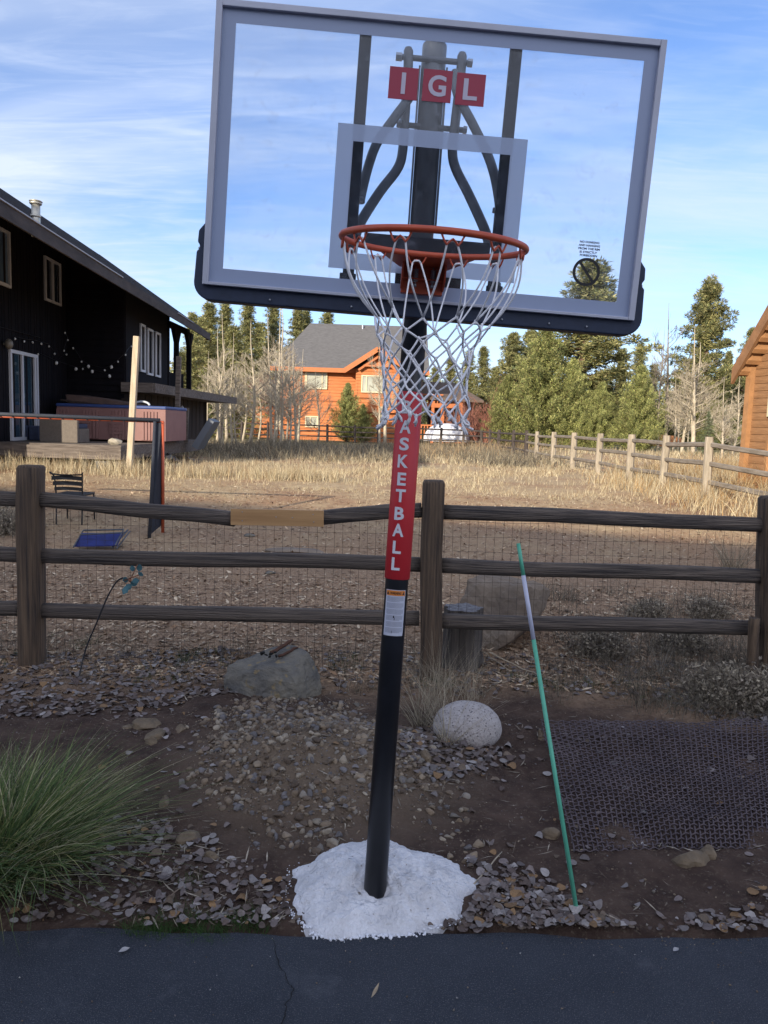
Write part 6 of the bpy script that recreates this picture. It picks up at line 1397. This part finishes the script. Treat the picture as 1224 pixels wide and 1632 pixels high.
def make_conifer(seed, kind):
    """unit-ish tree 10 m tall at the origin"""
    global rng; rng = np.random.default_rng(seed); r_ = random.Random(seed); H = 10.0; C_ = []; Rr = []; tr = MB()
    if kind == 'pine': z0, RAD, nl, base_r = .16, 2.3, 30, .19
    elif kind == 'fir': z0, RAD, nl, base_r = .04, 1.75, 46, .15
    elif kind == 'spruce': z0, RAD, nl, base_r = .02, 3.0, 30, .16
    else: z0, RAD, nl, base_r = .02, 3.1, 36, .25
    lean = [(r_.uniform(-.12, .12), r_.uniform(-.12, .12)) for _ in range(3)]
    spine = lambda t: Vector((lean[0][0]*math.sin(t*4), lean[1][1]*math.sin(t*3+1), H*t))
    tr.tube([spine(i/12) for i in range(13)], [base_r*(1-.93*i/12)*(1.25 if i == 0 else 1) for i in range(13)], 9)
    for i in range(nl):
        t = z0+(1-z0)*(i/nl)**.92; 
        if kind == 'pine': prof = ((1-t)**.72)*(.62+.38*float(sstep(z0, z0+.22, t)))*1.05+.04
        elif kind == 'fir': prof = (1-t)**.85+.05
        elif kind == 'spruce': prof = (1-t)**.95+.03
        else: prof = ((1-t)**.85)*min(1.0, .80+t*1.4)*1.05+.02
        nb = {'pine': 6, 'fir': 6, 'spruce': 8, 'juniper': 9}[kind]; a0 = r_.random()*6.28
        for k in range(nb):
            if kind == 'pine' and r_.random() < .22: continue
            a = a0+6.283*k/nb+r_.uniform(-.4, .4); L = RAD*prof*r_.choice((r_.uniform(.35, .7), r_.uniform(.8, 1.3), r_.uniform(.8, 1.3)))*(1+(.55 if kind == 'juniper' else .25)*noise.noise(Vector((math.cos(a)*1.3, math.sin(a)*1.3, t*4+seed))))
            rise = {'pine': .22, 'fir': -.10, 'spruce': -.12, 'juniper': .55}[kind]*L+r_.uniform(-.15, .15)
            b0 = spine(t); b1 = b0+Vector((math.cos(a)*L, math.sin(a)*L, rise))
            if kind in ('pine', 'juniper') or i % 2 == 0: tr.tube([b0, b0.lerp(b1, .5)+Vector((0, 0, -.06*L)), b1], [.035+.02*prof, .025, .008], 4, cap=False)
            m_ = max(1, int(L/(.42 if kind != 'pine' else .50))); s0_ = .35 if kind in ('pine',) else .25
            for q in range(m_+1):
                f = s0_+(1-s0_)*q/max(1, m_); p = b0.lerp(b1, f)+Vector((r_.uniform(-.12, .12), r_.uniform(-.12, .12), r_.uniform(-.10, .10)-.06*L*math.sin(math.pi*f)))
                C_.append(p[:]); Rr.append({'pine': .30, 'fir': .20, 'spruce': .22, 'juniper': .25}[kind]*(1.0-.25*f)*r_.uniform(.7, 1.2))
    C_.append((0, 0, H)); Rr.append(.2); C_ = np.array(C_); Rr = np.array(Rr)
    C_[:, 2] = np.minimum(C_[:, 2], H+.1)
    per = int({'pine': 44000, 'fir': 34000, 'spruce': 18000, 'juniper': 80000}[kind]/len(C_))
    pal = {'pine': pinepal, 'fir': pinepal, 'spruce': sprpal, 'juniper': junpal}[kind]
    V, F_, C = tuftquads(C_, per, Rr, {'pine': .20, 'fir': .17, 'spruce': .18, 'juniper': .19}[kind], {'pine': .036, 'fir': .032, 'spruce': .04, 'juniper': .032}[kind], pal, {'pine': .35, 'fir': .3, 'spruce': .1, 'juniper': .9}[kind], {'pine': .6, 'fir': .5, 'spruce': .4, 'juniper': 1.5}[kind])
    nm = {'pine': 'pine_tree', 'fir': 'conifer_tree', 'spruce': 'spruce_tree', 'juniper': 'juniper_tree'}[kind]
    root = bpy.data.objects.new(nm, None); COL.objects.link(root); ORG[root.name] = Vector()
    part('trunk', tr, bark_br, root, True, fix=False); cr = npmesh('crown', V, F_, fmat, C, parent=root); return root
def make_bare(seed, kind):
    r_ = random.Random(seed); H = 10.0; tr = MB(); br = MB(); cnt = [0]
    def grow(p, d, L, r, depth):
        if cnt[0] > 950: return
        cnt[0] += 1; n = 4; pts = [p]; dd = d.copy()
        for i in range(n): dd = (dd+Vector((r_.uniform(-.12, .12), r_.uniform(-.12, .12), .05))).normalized(); pts.append(pts[-1]+dd*L/n)
        br.tube(pts, [r, r*.8, r*.62, r*.45, r*.22], 4 if depth > 1 else 5, cap=False)
        if depth >= 4: return
        for k in range({'aspen': 6, 'spread': 6, 'bush': 4}[kind]):
            f = r_.uniform(.25, .95); q = pts[min(n-1, int(f*n))].lerp(pts[min(n, int(f*n)+1)], f*n-int(f*n)); a = r_.random()*6.28; s = dd.orthogonal().normalized(); s = Matrix.Rotation(a, 3, dd) @ s
            grow(q, (dd*r_.uniform(.7, 1.1)+s*r_.uniform(.35, .75)+Vector((0, 0, .18))).normalized(), L*r_.uniform(.35, .62), r*.5, depth+1)
    if kind == 'bush':
        for k in range(26):
            a = r_.random()*6.28; grow(Vector((math.cos(a)*.5, math.sin(a)*.5, 0)), Vector((math.cos(a)*r_.uniform(.2, .9), math.sin(a)*r_.uniform(.2, .9), 1)).normalized(), H*r_.uniform(.5, .85), .09, 2)
        tr.tube([(0, 0, -.2), (0, 0, .8)], [.4, .2], 8)
    else:
        wob = [r_.uniform(-.25, .25) for _ in range(4)]; sp = lambda t: Vector((wob[0]*math.sin(t*5)+wob[2]*t*2, wob[1]*math.sin(t*4+1)+wob[3]*t, H*t)); r0_ = .125 if kind == 'aspen' else .15
        tr.tube([sp(i/14) for i in range(15)], [r0_*(1-.92*i/14) for i in range(15)], 8)
        nb = 34 if kind == 'aspen' else 26
        for i in range(nb):
            t = (.22 if kind == 'aspen' else .12)+(.95-(.22 if kind == 'aspen' else .12))*i/nb; a = r_.random()*6.28
            grow(sp(t), Vector((math.cos(a), math.sin(a), r_.uniform(.5, 1.1))).normalized(), H*(.26 if kind == 'aspen' else .36)*(1.05-t)*r_.uniform(.6, 1.2), r0_*.34*(1-.6*t), 2)
    nm = {'aspen': 'bare_aspen', 'spread': 'bare_tree', 'bush': 'bare_shrub'}[kind]; root = bpy.data.objects.new(nm, None); COL.objects.link(root); ORG[root.name] = Vector()
    part('trunk', tr, bark_r if kind == 'bush' else bark_w if kind == 'aspen' else bark_g, root, True, fix=False); part('branches', br, bark_r if kind == 'bush' else bark_w if kind == 'aspen' else bark_g, root, True, fix=False); return root
PROTO = {}; used_p = {}
def tree(kind, var, px, py_top, Yq, width=1.0, label='', cat='tree', group=None, rz=None, zbase=None):
    """a tree of the given kind standing Yq metres off whose tip reaches the given sight line"""
    key = (kind, var)
    if key not in PROTO:
        PROTO[key] = make_conifer(var*17+len(kind), kind) if kind in ('pine', 'fir', 'spruce', 'juniper') else make_bare(var*13+5, kind); o = PROTO[key]
    else: o = copy_tree(PROTO[key])
    top = PY(px, py_top, Yq); x = PY(px, 690, Yq).x; zb_ = .42 if zbase is None else zbase; s = (top.z-zb_)/10.0
    o.location = (x, Yq, zb_); o.scale = (s*width, s*width, s); o.rotation_euler = (0, 0, random.uniform(0, 6.28) if rz is None else rz)
    tag(o, label, cat, group); return o
ordn = ['leftmost', 'second', 'third', 'fourth', 'fifth', 'sixth', 'seventh', 'eighth', 'ninth', 'tenth', 'eleventh', 'twelfth', 'thirteenth', 'fourteenth', 'fifteenth', 'sixteenth', 'seventeenth', 'eighteenth']
def nth(i): return ordn[i] if i == 0 else ordn[i]+' from left'
# dense conifers behind the left house and the aspens
for i, (px, pt, Yq, w, v) in enumerate([(306, 500, 66, .9, 1), (322, 505, 78, 1.2, 2), (334, 482, 70, 1.0, 2), (357, 484, 74, 1.0, 1), (372, 520, 60, 1.3, 3), (392, 482, 70, 1.0, 3), (412, 515, 82, 1.3, 1), (433, 478, 74, .9, 2), (444, 560, 70, 1.3, 3), (290, 560, 60, 1.2, 2), (470, 492, 88, .9, 1), (484, 494, 90, .8, 3), (517, 497, 90, 1.0, 2)]):
    tree('fir', v, px, pt, Yq, w*1.25, 'olive conifer behind the left aspens beside the dark house, %s of its row' % nth(i), group='conifers behind the aspens')
# aspens
for i, (px, pt, Yq, w, v) in enumerate(sorted([(346, 520, 44, 1.1, 1), (353, 540, 40, 1.0, 2), (361, 500, 46, 1.0, 3), (358, 600, 37, 1.0, 2), (371, 530, 42, .9, 1), (378, 560, 38, .8, 4), (386, 560, 47, 1.0, 4), (399, 510, 41, 1.1, 2), (432, 500, 43, 1.0, 3), (439, 488, 45, 1.2, 1), (436, 560, 38, .8, 1), (454, 492, 48, 1.3, 4), (469, 540, 41, 1.0, 2), (476, 555, 50, 1.1, 3), (412, 590, 52, 1.1, 2), (330, 560, 50, 1.0, 3), (446, 520, 40, .9, 4), (461, 560, 39, .9, 1)])):
    tree('aspen', v, px, pt, Yq, w*1.15, 'slim bare pale aspen before the orange house, %s of that stand' % nth(i), group='bare aspens left of the orange house', zbase=.42)
tree('spread', 1, 458, 530, 53, .8, 'broad bare grey tree before the left end of the orange house', group=None); tree('spread', 2, 505, 590, 57, 1.2, 'low bare tree in front of the orange wall under its left windows')
tree('aspen', 3, 614, 505, 47, 1.1, 'tall bare aspen before the gable bay of the orange house'); tree('aspen', 1, 604, 545, 50, 1.0, 'shorter bare aspen just left of the tall one at the gable bay')
tree('juniper', 2, 553, 612, 57.5, .95, 'sparse yellowish juniper standing before the orange house wall'); tree('juniper', 3, 578, 645, 57, 1.1, 'low juniper beside the sparse yellowish one before the orange house')
tree('bush', 1, 770, 620, 57, 1.4, 'reddish bare shrub behind the far fence right of the brown roofed wing', 'shrub'); tree('bush', 2, 745, 640, 59, 1.3, 'smaller reddish bare shrub beside the white canopy', 'shrub')
# right hand woods
RT_ = [('fir', 2, 690, 585, 84, 1.4, 'small conifer seen through the net above the brown roof'), ('fir', 3, 715, 570, 86, 1.4, 'conifer behind the brown roof right of the net centre'), ('fir', 1, 742, 560, 84, 1.4, 'conifer above the right end of the brown roof'), ('fir', 3, 766, 553, 82, 1.3, 'pointed conifer right of the net, taller than its left neighbour'), ('fir', 2, 786, 585, 78, 1.5, 'lower conifer in the gap right of the pointed one'),
       ('pine', 1, 812, 532, 72, 1.15, 'blue green pine left of the great juniper mass'), ('pine', 2, 838, 524, 74, 1.1, 'slim pine rising just left of the great juniper'), ('fir', 2, 826, 570, 66, 1.5, 'dense dark conifer under the slim pine'),
       ('juniper', 1, 862, 522, 50, 1.05, 'great dense yellow green juniper left of the tall pine behind backboard corner'), ('juniper', 2, 806, 600, 52, 1.0, 'lower juniper at the left foot of the great juniper'), ('pine', 3, 926, 420, 54, 1.6, 'tallest pine rising behind the lower right corner of the backboard'), ('juniper', 3, 908, 575, 49, .95, 'juniper right of the great one, in front of the tallest pine'), ('juniper', 1, 955, 612, 48, .95, 'rounded juniper below the right side of the tallest pine'),
       ('fir', 1, 984, 556, 74, 1.3, 'pointed conifer right of the tallest pine'), ('fir', 3, 1012, 548, 80, 1.2, 'pointed conifer beyond the loose juniper'), ('fir', 2, 1036, 580, 82, 1.4, 'conifer behind the tall bare tree at right'), ('juniper', 2, 1016, 584, 47, .95, 'loose light green juniper behind the silvery fence'), 
       ('pine', 2, 1116, 443, 62, 1.0, 'tall clumpy pine left of the log house gable'), ('fir', 1, 1078, 590, 80, 1.5, 'conifer low behind the white aspens at right'), ('fir', 3, 1152, 560, 84, 1.0, 'small pointed conifer right of the tall clumpy pine'), ('pine', 3, 1186, 525, 78, .9, 'pine showing beside the log house eave'), ('spruce', 1, 1128, 655, 42, .9, 'small blue green spruce behind the silvery fence'), ('fir', 2, 1100, 610, 76, 1.6, 'dark conifer mass between the bare aspens at right'), ('juniper', 3, 1140, 628, 60, 1.2, 'brownish juniper beyond the small spruce'), ('fir', 1, 1200, 600, 90, 1.5, 'low conifer hidden behind the log house corner'), ('fir', 2, 955, 640, 64, 1.7, 'dark low conifer filling the gap behind the rounded juniper')]
for k in RT_: tree(*k)
tree('spread', 3, 1062, 482, 62, .95, 'tall grey bare tree left of the clumpy pine, with fine upright twigs'); tree('spread', 1, 1050, 520, 60, .8, 'second grey bare tree overlapping the tall one')
for i, (px, pt, Yq, w, v) in enumerate([(818, 620, 58, 1.0, 2), (826, 645, 56, 1.0, 4), (1073, 600, 50, 1.3, 1), (1092, 560, 46, 1.4, 2), (1106, 520, 44, 1.5, 3), (1113, 545, 45, 1.5, 4), (1152, 600, 36, 1.3, 1), (1158, 620, 37, 1.2, 2), (1172, 645, 40, 1.1, 3), (1168, 590, 46, 1.2, 4), (1100, 600, 52, 1.1, 1), (1082, 610, 55, 1.1, 3)]):
    nm = 'white barked bare aspen behind the fences at right, %s of that loose group' % nth(i); tree('aspen', v, px, pt, Yq, w, nm, group='bare aspens at right')
# a darker wooded ridge line far behind, and low brush
def far_wood():
    Vs = []; o = 0; L = []
    P = []
    for i in range(1500):
        y = random.uniform(105, 150); x = random.uniform(-.62*y, .62*y); P.append((x, y, .5))
    P = np.array(P); hts = 5+5*rng.random(len(P)); C_ = np.repeat(P, 9, 0); f = np.tile(np.linspace(.1, .97, 9), len(P)); C_[:, 2] += f*np.repeat(hts, 9); R_ = 1.5*(1.05-f)+.15
    return tuftquads(C_, 12, R_, .6, .22, pinepal, .3)
V, F_, C = far_wood(); tag(npmesh('far_wood', V, F_, fmat, C), 'low band of distant conifers closing the view behind the houses', 'woodland', kind='stuff')
def brush(label, pts, hmin, hmax, pal, name='brush', per=60, sp_=.5, w=.02, lean=.6):
    C_ = np.array([(p.x, p.y, p.z) for p in pts]); C_ = np.repeat(C_, per, 0); C_[:, :2] += rng.normal(0, sp_, (len(C_), 2)); C_[:, 2] = zg(C_[:, 0], C_[:, 1])
    V, F_, C = blades(C_, hmin+(hmax-hmin)*rng.random(len(C_)), w, np.abs(rng.normal(0, lean, len(C_))), pal, 3); tag(npmesh(name, V, F_, gm, C), label, 'brush', kind='stuff')
brush('tan and orange dry brush behind the fence corner in the middle of the field', [G(760, 722), G(745, 728), G(790, 722), G(815, 716), G(830, 722), G(655, 728), G(690, 724)], .4, .9, [(.36, .25, .14), (.42, .31, .18), (.28, .2, .12), (.2, .15, .1)], per=170, sp_=1.1, w=.03)
brush('tall straw brush between the silvery fence and the log house', [Vector((random.uniform(7.4, 10.5), random.uniform(13, 24), 0)) for _ in range(40)], .35, .8, [(.40, .26, .12), (.46, .33, .17), (.3, .19, .09), (.34, .24, .13)], per=55, sp_=.35, w=.015)
brush('grey weeds growing in the shade by the dark house and far fence', [Vector((random.uniform(-8, 6), random.uniform(26, 44), 0)) for _ in range(130)], .3, .7, [(.20, .17, .12), (.28, .24, .17), (.14, .12, .09)], per=40, sp_=.6, w=.03)
# smoky grey sagebrush on the near right and beyond
def sage(px, py, s, label, Yq=None):
    c = G(px, py); n = int(900*s/.4); a = rng.random(n)*6.283; P = np.stack([c.x+rng.normal(0, s*.35, n), c.y+rng.normal(0, s*.3, n), np.zeros(n)], 1); P[:, 2] = zg(P[:, 0], P[:, 1])
    spal = [(.25, .21, .165), (.34, .29, .22), (.17, .14, .11), (.42, .36, .27)]; hB = s*.7*(.3+.9*rng.random(n)); n3 = n//3
    B1 = blades(P[:n3], hB[:n3], .004, np.abs(rng.normal(0, .7, n3)), spal, 3, .3); Q = np.repeat(P, 3, 0); Q[:, 2] += np.repeat(hB, 3)*rng.random(len(Q))*.9+.01; Q[:, :2] += rng.normal(0, .03, (len(Q), 2))
    vq, fq, cq = tuftquads(Q, 2, .02, .030, .012, spal, .3); b0, b1, b2 = B1; V, F_, C = np.concatenate([b0, vq]), np.concatenate([b1, fq+len(b0)]), np.concatenate([b2, cq]); tag(npmesh('sagebrush', V, F_, gm, C, (c.x, c.y, c.z)), label, 'shrub')
sage(1150, 1118, .32, 'grey brown sagebrush at the right before the right fence post'); sage(1090, 1040, .30, 'dark grey sagebrush under the lowest rail at right'); sage(1215, 1128, .34, 'sagebrush at the right edge of the picture, nearest the mesh mat'); sage(1030, 985, .22, 'grey sagebrush beyond the wire right of the tan boulder'); sage(1130, 985, .24, 'sagebrush beyond the wire near the right fence post'); sage(955, 1045, .30, 'small dark sagebrush right of the tan boulder in front of the wire'); sage(8, 850, .5, 'dark shrub at the left edge beyond the fence beside the left post')
mb = MB(); c = PY(1060, 690, 70)
r = rock('orange_mound', (c.x, 70, .9), (3.4, 2, 2.2), 31, 'orange rounded heap far behind the silvery fence below the tall bare tree', mat('orange_heap', (.42, .17, .06), .9, .2, 2), 3, 6, .06, 'mound')
